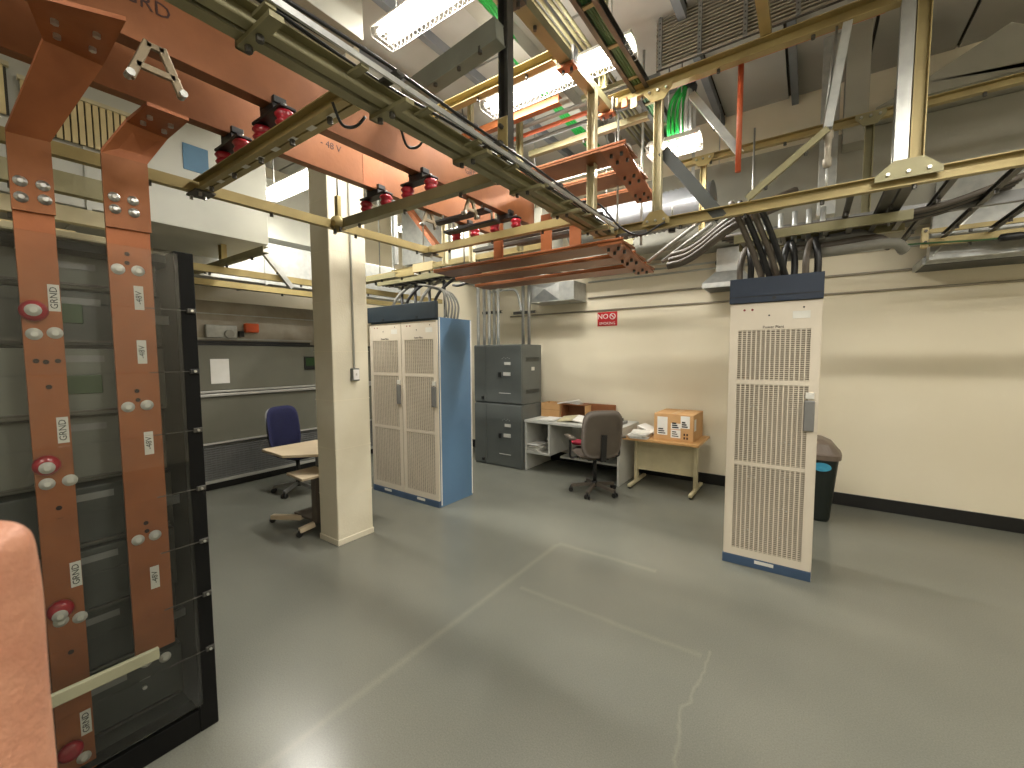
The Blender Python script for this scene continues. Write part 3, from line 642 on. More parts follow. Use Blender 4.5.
def gusset(c, ax, m='zinc_yellow', w=.16, h=.07, label='', bolts_n=3, down=False):
    """trapezoid plate around the foot of a post"""
    c = Vector(c); t = thing('gusset_plate', label, 'bracket', c, group='gusset plates'); s_ = -1 if down else 1
    u = Vector((1, 0, 0)) if ax == 'x' else Vector((0, 1, 0)); o = Vector((0, .006, 0)) if ax == 'x' else Vector((.006, 0, 0))
    z = Vector((0, 0, s_))
    fixn(MB().plate([c-u*w/2, c+u*w/2, c+u*w/2+z*h*.3, c+u*w*.22+z*h, c-u*w*.22+z*h, c-u*w/2+z*h*.3], o).build('plate', m, t))
    for k in range(bolts_n):
        bolts(t, [c+u*(k-(bolts_n-1)/2)*w*.3+z*h*.3-o*.5], BOLT, (R(90), 0, 0) if ax == 'x' else (0, R(90), 0))
    return t

# cable tray running away along x = SX (two olive channels, a cable lane and a pale edge rail)
t = thing('cable_tray', 'long olive steel cable tray carrying thin black cables overhead', 'cable tray', (SX, .8, Z0))
y0, y1 = -1.6, EY-.05
MB().chan((SX+.022, y0, ZC), (SX+.022, y1, ZC), .045, ZH, .005, side=-1).build('side_channel', 'zinc_olive', t)
MB().chan((SX+.085, y0, ZC), (SX+.085, y1, ZC), .04, ZH, .005, side=-1).build('inner_channel', 'zinc_olive', t)
for k in range(16): MB().box(SX+.1, SX+.18, -1.5+k*.3, -1.47+k*.3, Z0+.02, Z0+.03).build('rung', 'zinc_olive', t)
MB().ext((SX+.185, y0, ZC+.01), (SX+.185, y1, ZC+.01), [(-.005,-.01),(.005,-.01),(.005,.01),(-.005,.01)]).build('edge_rail', 'galvanised', t)
for k in range(6):
    yy = .62+k*.47
    c = MB().box(SX-.01, SX+.2, yy-.02, yy+.02, Z0-.018, Z0-.002).box(SX-.012, SX-.002, yy-.02, yy+.02, Z0-.018, Z0+ZH+.01).build('clamp', 'zinc_olive', t)
    bolts(t, [(SX+.03, yy, Z0-.02), (SX+.1, yy, Z0-.02)], DBOLT)
for k in range(5):
    yy = .45+k*.6; MB().box(SX-.005, SX+.2, yy-.018, yy+.018, Z0+ZH+.001, Z0+ZH+.012).build('strap', 'steel_dark', t)
for k in range(6):
    r_ = .0055+.001*(k % 2); zz = Z0+ZH+.016+.004*(k % 3); xx = SX+.02+k*.029
    pts = [(xx+.012*math.sin(j*1.3+k), -1.5+j*.42, zz+.008*math.sin(j*2.1+k*1.7)) for j in range(12)]
    tag(MB().tube(pts, r_, 6, 4).build('signal_cable', 'black_cable'), ('first', 'second', 'third', 'fourth', 'fifth', 'sixth')[k]+' thin black cable from the copper side lying on the olive tray', 'cable', 'thin cables on the olive tray')
# far rail and cross channels
strut((DX, -.8, ZC), (DX, 2.95, ZC), 'yellow channel rail running past the front of the cream column', nb=6, side=1)
A_ = strut((DX+.03, AY, ZC), (SX-.006, AY, ZC), 'nearest yellow cross channel with four red insulators', 'zinc_yellow', .035, twin=True, nb=5)
for k in range(9): MB().box(DX+.12+k*.15, DX+.17+k*.15, AY-.012, AY+.012, Z0-.0006, Z0).build('slot_hole', 'label_white', A_)
strut((DX+.03, BY, ZC), (SX-.006, BY, ZC), 'olive cross channel meeting the flange beside the column', 'zinc_olive', .05, .065, nb=3)
strut((DX+.03, CY, ZC), (SX-.006, CY, ZC), 'pale cross channel farthest along the copper bars', 'zinc_yellow', .05, .06, nb=3)
t = thing('pipe_flange', 'round bolted clamp joining the yellow rail by the column', 'clamp', (DX, BY, Z0))
MB().lathe((DX+.05, BY-.03, ZC), (.3, -1, -.1), [(.02, -.03), (.055, -.025), (.06, 0), (.055, .02), (.03, .03), (.02, .045)], 14).build('body', 'zinc_yellow', t)
bolts(t, [(DX+.01, BY-.03, Z0-.02), (DX+.05, BY-.05, Z0-.025), (DX+.1, BY-.04, Z0-.02)], DBOLT)
MB().box(DX+.03, DX+.07, BY-.04, BY-.01, ZC+.05, ZC+.2).build('upright', 'zinc_yellow', t, .003); MB().cyl((DX+.05, BY-.025, ZC+.2), (DX+.05, BY-.025, ZC+.32), .006, 8).build('rod', 'steel_dark', t)
for yy, lb in ((AY, 'bolted corner clamp under the nearest cross channel'), (CY, 'bolted corner clamp at the far cross channel')):
    t = thing('corner_clamp', lb, 'clamp', (DX, yy, Z0-.03), group='corner clamps')
    MB().box(DX-.05, DX+.09, yy-.05, yy+.05, Z0-.012, Z0-.002).build('plate', 'steel_dark', t); bolts(t, [(DX-.03, yy-.03, Z0-.02), (DX+.02, yy+.02, Z0-.022), (DX+.07, yy-.02, Z0-.02)], BOLT)

# long front rail and the framing behind it
strut((SX+.02, EY, ZC), (2.3, EY, ZC), 'long yellow channel rail crossing in front of the navy-headed rack', nb=9, h=.075, side=-1)
t = thing('junction_block', 'bolted junction where the olive tray meets the long yellow rail', 'bracket', (SX+.1, EY, Z0))
MB().box(SX-.02, SX+.18, EY-.055, EY-.026, Z0-.01, Z0+ZH+.03).build('block', 'zinc_yellow', t, .004); MB().box(SX+.03, SX+.16, EY-.06, EY-.056, Z0+.0, Z0+.05).build('cover', 'zinc_olive', t, .003)
bolts(t, [(SX+.02+k*.05, EY-.06, ZC) for k in range(4)], DBOLT, (R(90), 0, 0))
t = thing('bar_clamp', 'dark clamp with bolts on the long rail near its left end', 'clamp', at(614, 238, 'y', EY-.03)); c = Vector(t.location)
MB().box(c.x+.02, c.x+.26, EY-.05, EY-.026, Z0-.03, Z0-.004).build('bar', 'steel_dark', t, .003); bolts(t, [(c.x+.05+k*.055, EY-.04, Z0-.036) for k in range(4)], DBOLT)
MY, E2Y = 3.97, 4.85
strut((-.55, MY, ZC), (2.2, MY, ZC), 'grey channel rail above the rack behind the long yellow rail', 'handle_grey', h=.07, nb=5)
strut((.78, E2Y, ZC+.03), (2.2, E2Y, ZC+.03), 'upper thin yellow rail in front of the large wall hood', w=.03, h=.035, nb=3)
strut((.78, E2Y, ZC-.06), (2.2, E2Y, ZC-.06), 'lower yellow rail in front of the large wall hood', w=.03, h=.06, nb=3)
t = thing('end_bracket', 'bright yellow end bracket tying the two rails by the wall hood', 'bracket', (.77, E2Y, Z0)); MB().box(.735, .775, E2Y-.03, E2Y+.03, ZC-.10, ZC+.06).build('bracket', 'louvre_cream', t, .004); bolts(t, [(.755, E2Y-.032, ZC+.03), (.755, E2Y-.032, ZC-.06)], DBOLT, (R(90), 0, 0))
for k, (xx, ww, ye) in enumerate(((.18, .03, 4.75), (.40, .055, 4.75), (.62, .03, 4.82), (.86, .03, 4.82), (1.12, .03, 4.82))):
    strut((xx, EY+.03, ZC-.005), (xx, ye, ZC-.02), ('first dark', 'thick dark', 'third dark', 'fourth dark', 'last dark')[k]+' cross bar going back from the long rail right of the rack', 'steel_dark', ww, .035, nb=2, twin=(k == 1))
tag(MB().tube([(at(860, 249, 'y', 4.8).x, 4.8, at(860, 249, 'y', 4.8).z), at(915, 244, 'y', 4.8), at(980, 240, 'y', 4.8), at(1000, 238, 'y', 4.8)], .007, 6).build('earth_wire', 'dark_green_cable'), 'thin green earth wire strung below the rails near the wall hood', 'cable')
a = at(1000, 238, 'y', 4.8); tag(MB().lathe(a, (1, -.02, .0), [(.008, -.01), (.026, 0), (.03, .03), (.03, .1), (.024, .12), (.024, .18), (.03, .19), (.03, .4)], 12).build('cable_splice', 'black_cable'), 'black cable splice at the right edge below the rails', 'cable splice')

# posts
def post(x, y, z0, z1, label, m='zinc_yellow', w=.05, d=.045, twin=False):
    t = thing('hanger_post', label, 'post', (x, y, z0), group='vertical hanger posts')
    if twin:
        for s_, mm in ((-1, 'steel'), (1, m)): MB().chan((x+s_*w*.55, y, z0), (x+s_*w*.55, y, z1), d, w, .005, (1, 0, 0), s_).build('channel', mm, t)
    else: MB().chan((x, y, z0), (x, y, z1), d, w, .005, (1, 0, 0), 1).build('channel', m, t)
    return t
PT = SX+.12
post(PT, 1.80, Z0+ZH+.014, CEIL, 'tall dark post rising from the olive tray to the ceiling', 'steel_dark', .06, .05)
t = thing('post_shoe', 'yellow bolted shoe at the foot of the tall dark post', 'bracket', (PT, 1.8, Z0+ZH+.014)); MB().box(PT-.03, PT+.032, 1.765, 1.772, Z0+ZH+.014, Z0+ZH+.2).build('plate', 'zinc_yellow', t, .003); bolts(t, [(PT, 1.76, Z0+ZH+.07), (PT, 1.76, Z0+ZH+.15)], DBOLT, (R(90), 0, 0))
post(PT, 2.84, Z0+ZH+.014, 3.44, 'cream-yellow post in front of the upper copper bars', 'zinc_pale', .06, .05)
a = at(657, 215, 'y', EY); post(a.x, EY, Z0+ZH+.004, 3.50, 'yellow post standing on the long rail beside the copper end plate', 'zinc_pale', .06, .05)
gusset((a.x, EY-.032, Z0+.02), 'x', label='gusset plate at the foot of the post beside the copper end plate', w=.2, h=.1)
gusset((a.x, EY-.032, 3.52), 'x', label='gusset plate at the top of the post beside the copper end plate', w=.2, h=.1, down=True)
a = at(908, 155, 'y', EY); post(a.x, EY, Z0+ZH+.004, CEIL, 'heavy twin steel post at the right standing on the long rail', 'zinc_yellow', .06, .05, True)
gusset((a.x, EY-.034, Z0+.03), 'x', 'zinc_olive', label='olive gusset plate at the foot of the heavy twin post', w=.28, h=.1)
PX2 = a.x
a = at(603, 95, 'z', 3.5); post(a.x, a.y, 3.56, CEIL, 'olive post from the upper rail up to the ceiling', 'zinc_olive', .05, .045)
a = at(703, 190, 'y', 4.2); FZ = at(760, 145, 'y', 4.2).z
post(a.x, 4.2, 2.7, FZ-.03, 'short yellow post below the middle rail at the back', 'zinc_yellow', .05); gusset((a.x, 4.165, FZ+.02), 'x', label='gusset plate under the middle rail at the back', w=.18, h=.09, down=True)
a = at(868, 160, 'y', 4.2); post(a.x, 4.2, 2.62, FZ-.03, 'grey-yellow post behind the heavy twin post', 'zinc_olive', .055); gusset((a.x, 4.165, FZ+.02), 'x', 'zinc_olive', label='gusset plate behind the heavy twin post', w=.18, h=.09, down=True)
# middle and upper rails
strut((-1.05, 4.2, FZ), (2.3, 4.2, FZ), 'middle yellow channel rail between the rack and the ceiling', h=.06, nb=6, side=-1)
GZ = 3.545
strut((-1.34, EY, GZ), (2.3, EY, GZ), 'upper yellow channel beam crossing high at the right', h=.085, w=.06, nb=7, side=-1)
bolts(bpy.data.objects['channel_strut'], [], None)
a = at(440, 115, 'z', 3.47); b = at(555, 58, 'z', 3.47)
strut((a.x-.25, a.y, 3.5), (b.x-.02, a.y, 3.5), 'upper yellow channel left of the tall dark post', h=.07, w=.06, nb=3, side=-1)
H2X = -1.32
strut((H2X, .6, 3.46), (H2X, EY-.04, 3.46), 'olive upper rail sloping above the tall dark post', 'zinc_olive', .075, .06, nb=6)
t = thing('cable_ladder', 'high dark green ladder rack beside the olive upper rail', 'cable tray', (-1.1, 2.3, 3.5))
for xx in (-1.15, -1.05): MB().chan((xx, .6, 3.60), (xx, 4.4, 3.60), .03, .06, .005, side=1 if xx < -1.1 else -1).build('side_rail', 'steel_dark', t)
for k in range(10): MB().box(-1.134, -1.066, .8+k*.38, .83+k*.38, 3.575, 3.585).build('rung', 'zinc_olive', t)
for k in range(4):
    pts = [(-1.125+k*.017+.003*math.sin(j+k), .6+j*.5, 3.60+.005*math.sin(j*2+k)) for j in range(8)]
    tag(MB().tube(pts, .012, 8, 3).build('green_cable', 'dark_green_cable'), ('first', 'second', 'third', 'fourth')[k]+' dark green cable lying in the high ladder rack, from the left', 'cable', 'green cables in the ladder rack')
for k, yy in enumerate((1.9, 2.5, 3.15)):
    t = thing('rail_clamp', ('nearest', 'middle', 'farthest')[k]+' rusty clamp on the olive upper rail', 'clamp', (H2X, yy, 3.41), group='clamps on the upper rail')
    MB().box(H2X-.06, H2X+.06, yy-.035, yy+.035, 3.405, 3.428).build('plate', 'copper_dull' if k else 'steel_dark', t, .003); MB().box(H2X+.045, H2X+.06, yy-.03, yy+.03, 3.428, 3.52).build('cheek', 'steel_dark', t); bolts(t, [(H2X-.03, yy, 3.396), (H2X+.03, yy, 3.396)], DBOLT)
t = thing('yellow_bracket', 'orange-yellow bracket where the upper beam meets the olive rail', 'bracket', (-1.3, EY-.05, 3.5))
for k in range(4): MB().box(-1.36+k*.07, -1.31+k*.07, EY-.08+.01*k, EY-.045, 3.48-.02*k, 3.54-.015*k).build('link', 'louvre_cream' if k % 2 else 'copper_dull', t, .006)
# steel channel brace hung from the tall post
a = at(407, 97, 'y', 1.70); b = at(500, 32, 'y', 1.70)
t = thing('channel_brace', 'open-ended grey steel channel sticking out from the tall dark post', 'strut', a)
MB().chan(a, b, .075, .105, .006, (0, 0, 1), 1).build('channel', 'brace_grey', t); MB().beam(a+(b-a)*.02, b, .06, .09).build('core', 'brace_grey', t)
d_ = (b-a).normalized(); bolts(t, [a+d_*.25+Vector((0, -.02, -.05)), a+d_*.42+Vector((0, -.02, -.05)), b-d_*.1+Vector((0, -.03, -.05))], DBOLT)
# diagonals at the right
def pole(p, q, r, m, name, label, cat='pipe', n=10): return tag(MB().cyl(p, q, r, n).build(name, m), label, cat)
a = at(747, 199, 'y', EY-.02); b = at(828, 129, 'y', EY-.02)
strut(a, b, 'olive diagonal brace rising from the long rail to the hanging rods', 'zinc_olive', .03, .04, nb=2)
a = at(692, 95, 'y', 3.378); b = at(740, 153, 'y', 3.378)
strut(a, b, 'galvanised diagonal channel below the green cable bundle', 'galvanised', .045, .05, nb=1)
a = at(664, 152, 'y', EY+.05); b = at(722, 219, 'y', EY+.05)
strut(a, b, 'dark heavy diagonal channel behind the long rail left of the rack', 'board_dark', .07, .08, nb=1)
a = at(848, 22, 'y', EY); b = at(828, 128, 'y', EY)
t = thing('hanging_strut', 'slanting galvanised strut hung from the upper beam', 'strut', b); MB().chan(a, b, .045, .04, .004, (0, 1, 0)).build('channel', 'galvanised', t); MB().cyl(a-Vector((.05, 0, 0)), b-Vector((.02, 0, 0)), .007, 8).build('rod', 'steel', t)
b2 = at(827, 168, 'y', EY); MB().lathe(b2, (0, 0, 1), [(.012, 0), (.022, .01), (.024, .05), (.016, .06), (.018, .16), (.026, .17), (.026, .21), (.012, .22)], 12).build('coupling', 'plenum_metal', t); MB().cyl((b2.x, b2.y, Z0+ZH), b2, .006, 8).build('rod', 'galvanised', t)
# orange pipes
a = at(700, 72, 'y', 3.34); b = at(840, 30, 'y', 3.34); zc = (a.z+b.z)/2
tag(MB().box(-1.0, 0.3, 3.30, 3.36, zc-.012, zc+.012).build('orange_channel', 'orange_pipe', bevel=.003), 'orange conduit channel running under the upper beam', 'conduit')
c = at(741, 70, 'y', 3.34); d_ = at(738, 172, 'y', 3.34)
pole((c.x, 3.34, zc-.013), (c.x, 3.34, d_.z), .018, 'orange_pipe', 'orange_pipe', 'orange pipe dropping vertically below the upper beam')
a = at(400, 158, 'z', 3.95); b = at(580, 115, 'z', 3.95)
pole((a.x, b.y, 3.95), (b.x+.4, b.y, 3.95), .022, 'orange_pipe', 'orange_pipe', 'long orange pipe running high across the ceiling')
a = at(447, 133, 'z', 3.6); b = at(560, 100, 'z', 3.6)
strut((a.x, b.y, 3.6), (b.x, b.y, 3.6), 'rust-brown channel end high behind the strip light', 'copper_dull', .06, .06, nb=1)
a = at(530, 155, 'z', 3.45); b = at(650, 118, 'z', 3.45)
strut((a.x, a.y, 3.45), (b.x, a.y, 3.45), 'grey-green channel end above the upper copper bars', 'zinc_olive', .05, .05, nb=1)
# green cables on the ceiling and the hanging green bundle
for k in range(5):
    a = at(462+k*4, -20, 'z', 4.1); b = at(523+k*3, 72, 'z', 4.1); c = at(560+k*3, 115, 'z', 4.1)
    tag(MB().tube([a, b, c, c+(c-b)*2.2], .016, 8, 2).build('green_cable', 'green_cable'), ('leftmost', 'second', 'third', 'fourth', 'rightmost')[k]+' bright green cable of the bundle crossing the ceiling', 'cable', 'bright green ceiling cables')
for k in range(6):
    yy = 3.7+.02*(k % 2); a = at(669+k*4.2, 148, 'y', yy); b = at(669+k*4.2, 112, 'y', yy); c = at(676+k*3, 94, 'y', yy); e_ = at(690+(k-3)*.8, 86+k, 'y', yy+.1)
    tag(MB().tube([a, b, c, e_, e_+Vector((.06, .25, -.03))], .013, 8, 4).build('green_cable', 'green_cable' if k < 4 else 'galvanised'), ('leftmost', 'second', 'third', 'fourth', 'fifth', 'rightmost')[k]+' cable of the green bundle drooping beside the yellow post', 'cable', 'drooping green bundle')
a = at(690, 86, 'y', 3.78); tag(MB().lathe(a-Vector((0, 0, .06)), (0, .3, 1), [(.02, 0), (.05, .02), (.055, .06), (.04, .09), (.03, .14), (.015, .16)], 10).build('cable_hook', 'black_cable'), 'black cable hook holding the drooping green bundle', 'hook')
for k, (px_, zt) in enumerate(((617, 3.5), (718, CEIL), (641, CEIL))):
    a = at(px_, 245 if k != 1 else 205, 'y', (3.3, 5.2, 3.9)[k]); pole(a, (a.x, a.y, zt), (.008, .006, .012)[k], 'galvanised', 'threaded_rod', ('thin threaded rod beside the copper end plate', 'thin rod hanging before the grey duct', 'steel rod dropping behind the copper end plate')[k], 'rod')

# ------------------------------------------------------------------ overhead copper bus
BZ0, BZ1 = 2.70, 2.95
t1 = thing('copper_bus', 'nearer large copper bus bar with dark GRD lettering overhead', 'busbar', (-2.015, 1.0, BZ0), group='large copper bus bars')
MB().box(-2.05, -1.98, -1.4, 3.15, BZ0, BZ1).build('bar', 'copper', t1, .002)
t2 = thing('copper_bus', 'farther large copper bus bar lettered -48V overhead', 'busbar', (-2.44, 1.0, BZ0), group='large copper bus bars')
MB().box(-2.47, -2.41, -1.4, 3.15, BZ0, BZ1).build('bar', 'copper', t2, .002)
a = at(146, 3, 'x', -1.98); text('GRD', .07, 'ink_brown', t1, (-1.9795, a.y, a.z), (0, 1, 0), (0, 0, 1))
a = at(331, 146, 'x', -2.41); text('- 48 V', .055, 'ink_brown', t2, (-2.4095, a.y, a.z), (0, 1, 0), (0, 0, 1))
a = at(471, 173, 'x', -1.98); text('GRD', .06, 'ink_brown', t1, (-1.9795, a.y, a.z), (0, 1, 0), (0, 0, 1))
MB().box(-2.4098, -2.408, 1.74, 1.9, BZ0+.002, BZ1-.002).build('splice_plate', 'copper_dull', t2)
for bx, nm in ((-2.44, 'farther'), (-2.015, 'nearer')):
    for yy, pl in ((AY, 'nearest'), (BY, 'olive'), (CY, 'far pale')):
        t = thing('bus_support', 'pair of red insulators under the %s copper bar on the %s cross channel' % (nm, pl), 'insulator', (bx, yy, Z0+ZH+.002), group='red bus insulators')
        for s_ in (-1, 1):
            c = (bx+s_*.105, yy, Z0+ZH+.002)
            io = MB().lathe(c, (0, 0, 1), [(.014, 0), (.030, .002), (.042, .018), (.034, .03), (.034, .038), (.044, .052), (.034, .067), (.018, .07)], 14).build('insulator', 'red_insulator', t)
            MB().cyl((c[0], c[1], c[2]+.07), (c[0], c[1], c[2]+.102), .009, 6, smooth=False).build('bolt', 'bolt_steel', io)
        MB().box(bx-.135, bx+.135, yy-.035, yy+.035, Z0+ZH+.075, Z0+ZH+.088).box(bx-.06, bx+.06, yy-.03, yy+.03, Z0+ZH+.088, BZ0-.002).build('clamp', 'plastic_black', t, .003)
        for s_ in (-1, 1): MB().box(bx+s_*.055-.012, bx+s_*.055+.012, yy-.028, yy+.028, BZ0-.002, BZ0+.028).build('cheek', 'plastic_black', t, .003)
# copper risers on the power board
RX = -2.09
def poly_plate(pts, off, name, m, parent): return fixn(MB().plate(pts, off).build(name, m, parent))
def riser(label, tl, tr, tabl, tabr, tfl, tfr, ztab, zbot, yl, yr):
    t = thing('copper_riser', label, 'busbar', (RX, (yl+yr)/2, zbot), group='vertical copper risers')
    a, b = at(*tl, 'x', RX), at(*tr, 'x', RX); c, d = at(*tabl, 'z', ztab), at(*tabr, 'z', ztab); e, f = at(*tfl, 'z', ztab), at(*tfr, 'z', ztab)
    a = Vector((RX, yl, a.z)); b = Vector((RX, yr, a.z+.005))
    zlap = 2.06
    MB().box(RX-.024, RX-.012, yl+.002, yr-.002, zbot, a.z).build('lower_bar', 'copper_dull', t, .0015)
    poly_plate([a, b, Vector((RX, yr, zlap)), Vector((RX, yl, zlap-.004))], (-.012, 0, 0), 'upper_bar', 'copper', t)
    poly_plate([a, b, d, c], (-.004, 0, .012), 'sloped_link', 'copper_dull', t)
    poly_plate([c, d, f, e], (0, 0, .012), 'tab', 'copper_dull', t)
    for u in (.3, .62):
        for v in (.25, .75):
            p = c.lerp(d, v).lerp(e.lerp(f, v), u); bolts(t, [p], BOLT)
    return t
r1 = riser('left copper riser marked GRND on the power board', (8, 132), (53, 140), (43, 40), (103, 66), (24, -6), (126, 21), 2.52, .02, at(10, 190, 'x', RX).y, at(55, 200, 'x', RX).y)
r2 = riser('right copper riser marked -48V on the power board', (100, 152), (148, 163), (126, 122), (168, 139), (147, 105), (189, 121), 2.44, at(160, 650, 'x', RX).z, at(104, 200, 'x', RX).y, at(150, 205, 'x', RX).y)
RB = MB().lathe((0, 0, 0), (1, 0, 0), [(.017, 0), (.017, .003), (.010, .003), (.010, .011), (.006, .013)], 12).mesh('bolt', 'bolt_steel')
WB = MB().lathe((0, 0, 0), (1, 0, 0), [(.020, 0), (.020, .003), (.009, .003), (.009, .010)], 14).mesh('washer_bolt', 'washer_white')
HB = MB().lathe((0, 0, 0), (1, 0, 0), [(.008, 0), (.008, .001)], 10).mesh('hole', 'hole_dark')
RI = MB().lathe((0, 0, 0), (1, 0, 0), [(.026, 0), (.034, .006), (.034, .016), (.026, .024), (.012, .027)], 16).mesh('insulator', 'red_insulator')
def on_riser(t, me, nm, pts, x=RX-.012):
    for p in pts: q = at(*p, 'x', x); put(me, nm, t, (x, q.y, q.z))
on_riser(r1, RB, 'bolt', ((20, 181), (43, 186), (21, 197), (45, 200)), RX)
on_riser(r2, RB, 'bolt', ((114, 197), (133, 201), (115, 209), (134, 213)), RX)
on_riser(r1, WB, 'washer_bolt', ((34, 334), (55, 333), (47, 484), (70, 480), (61, 621), (80, 617), (84, 757)))
on_riser(r1, HB, 'hole', ((36, 361), (46, 362), (58, 361), (49, 387), (59, 508), (71, 652)))
on_riser(r1, RI, 'red_boss', ((33, 311), (46, 465), (60, 609), (70, 750)))
on_riser(r1, WB, 'washer_bolt', ((33, 310), (47, 468), (60, 616)), RX+.014)
on_riser(r2, WB, 'washer_bolt', ((118, 269), (138, 271), (128, 407), (147, 405), (138, 540), (155, 535), (146, 662), (165, 657)))
on_riser(r2, HB, 'hole', ((127, 254), (127, 263), (137, 391), (138, 400), (146, 523), (147, 531)))
def riser_label(t, px_, py_, txt, w_=.028, h_=.09):
    x = RX-.0115; c = at(px_, py_, 'x', x)
    o = MB().box(x-.0005, x+.0008, c.y-w_/2, c.y+w_/2, c.z-h_/2, c.z+h_/2).build('marker_label', 'label_white', t)
    text(txt, .026, 'ink', o, (x+.0012, c.y, c.z), (0, 0, 1), (0, -1, 0))
for p in ((54, 298), (63, 430), (76, 574), (86, 722)): riser_label(r1, *p, 'GRND')
for p in ((139, 298), (142, 352), (149, 443), (155, 577)): riser_label(r2, *p, '-48V')
# A-frame castings
def aframe(x, y, zt, zb, hw, label, m='steel'):
    t = thing('aframe_bracket', label, 'bracket', (x, y, zb), group='A-frame bus brackets')
    for s_ in (-1, 1): MB().ext((x, y+s_*hw, zb), (x, y+s_*hw*.25, zt), [(-.008,-.014),(.008,-.014),(.008,.014),(-.008,.014)], (0, 1, 0)).build('leg', m, t, .003)
    MB().box(x-.008, x+.008, y-hw*.75, y+hw*.75, zb+(zt-zb)*.3, zb+(zt-zb)*.3+.022).build('crossbar', m, t, .002); MB().box(x-.008, x+.008, y-hw*.35, y+hw*.35, zt-.02, zt).build('apex', m, t, .002)
    for s_ in (-1, 1): MB().cyl((x-.02, y+s_*hw, zb+.01), (x+.02, y+s_*hw, zb+.01), .013, 8).build('foot_bolt', 'steel', t)
    return t
a = at(150, 85, 'x', -1.95); aframe(-1.95, a.y+.02, BZ0-.004, BZ0-.15, .075, 'A-shaped casting between the nearer copper bar and its riser', 'bracket_metal')
for xx, yy, lb in ((-2.015, 2.35, 'A-shaped bracket under the far end of the nearer copper bar'), (-2.44, 2.35, 'A-shaped bracket under the far end of the farther copper bar')): aframe(xx, yy, BZ0-.001, BZ0-.12, .07, lb, 'bracket_metal')

# copper collector bars crossing at the far end
def collector(z, yfs, x0, x1, tag_, label, wy=.24):
    t = thing('copper_collector', label, 'busbar', (x1, yfs[0], z), group='copper collector bars')
    for k, yy in enumerate(yfs):
        MB().box(x0-.1*k, x1-.05*k, yy, yy+wy, z, z+.014).build('flat_bar', 'copper', t, .002)
        MB().box(x0-.1*k, x1-.05*k, yy-.004, yy+.014, z+.015, z+.03).build('edge_bar', 'copper_dull', t, .002)
    fixn(MB().plate([(x1-.16, yfs[0]-.02, z-.014), (x1, yfs[0]-.02, z-.014), (x1-.12, yfs[-1]+wy+.04, z-.014), (x1-.28, yfs[-1]+wy+.04, z-.014)], (0, 0, .012)).build('end_plate', 'copper_dull', t))
    for k, yy in enumerate(yfs):
        for u in (.05, .12):
            for v in (.06, .17): bolts(t, [(x1-u-.05*k, yy+v, z-.02)], DBOLT)
    return t
a = at(440, 272, 'z', 2.38); b = at(620, 235, 'z', 2.38)
collector(2.31, (2.66, 3.05, 3.46), -2.72, -1.0, '', 'lower set of flat copper collector bars above the grey enclosures')
collector(2.93, (2.69, 3.08, 3.47), -1.85, -1.0, '', 'upper set of flat copper collector bars under the strip light')
for k, (px_, y_) in enumerate(((498, 2.9), (546, 2.95), (575, 3.0))):
    a = at(px_, 235, 'y', y_); t = tag(MB().box(a.x-.05, a.x+.05, y_, y_+.012, 2.338, 2.705).build('copper_link', 'copper_dull', bevel=.002), ('left', 'middle', 'right')[k]+' copper link plate hanging from the bars to the lower collector', 'busbar', 'copper links')

# ------------------------------------------------------------------ ducts and high things at the back
def duct(name, label, x0, x1, y0, y1, z0, z1, m='duct_grey', seams=(), cat='duct', axis='x'):
    t = thing(name, label, cat, ((x0+x1)/2, (y0+y1)/2, z0))
    MB().box(x0, x1, y0, y1, z0, z1).build('sheet_body', m, t, .004)
    for s_ in seams:
        if axis == 'x': MB().box(s_-.012, s_+.012, y0-.012, y1+.0, z0-.012, z1+.012).build('flange', m, t)
        else: MB().box(x0-.012, x1+.012, s_-.012, s_+.012, z0-.012, z1+.012).build('flange', m, t)
    return t
duct('trunk_duct', 'long grey trunk duct along the top of the back wall', -2.6, 2.6, 5.07, 5.48, 2.78, 3.62, 'duct_dark')
duct('air_duct', 'large pale grey duct hanging at the left before the column', -4.95, -3.98, -1.6, 1.87, 2.58, 3.45, 'duct_grey', (.72,), axis='y')
a = at(182, 142, 'x', -3.978); b = at(209, 176, 'x', -3.978)
tag(MB().box(-3.979, -3.974, a.y, b.y, b.z, a.z).build('blue_panel', 'tag_blue'), 'square blue patch on the pale grey duct', 'panel')
# flared wall hoods
def hood(label, x0, x1, z0, z1, yf=5.08, zt=2.9):
    t = thing('duct_hood', label, 'duct', ((x0+x1)/2, 5.3, z0), group='galvanised wall hoods'); m = (x1-x0)*.22
    lo = [(x0, yf, z0), (x1, yf, z0), (x1, 5.465, z0), (x0, 5.465, z0)]; hi = [(x0+m, yf+.12, z1), (x1-m, yf+.12, z1), (x1-m, 5.465, z1), (x0+m, 5.465, z1)]
    q = MB(); q.add(lo+hi, [(0,1,5,4),(1,2,6,5),(2,3,7,6),(3,0,4,7),(4,5,6,7)]); fixn(q.build('flared_skirt', 'galvanised', t))
    MB().box(x0, x1, yf-.004, 5.47, z0-.055, z0).build('collar', 'galvanised', t, .003); MB().box(x0+.02, x1-.02, yf+.01, 5.46, z0-.06, z0-.055).build('opening', 'board_dark', t)
    if zt > z1: MB().box(x0+m+.01, x1-m-.01, yf+.13, 5.47, z1, zt).build('neck', 'galvanised', t)
    return t
t = thing('duct_hood', 'galvanised duct end above the grey enclosures and conduits', 'duct', (-2.93, 5.3, 2.33), group='galvanised wall hoods')
MB().box(-3.28, -2.58, 5.09, 5.47, 2.34, 2.58).build('sheet_body', 'galvanised', t, .003)
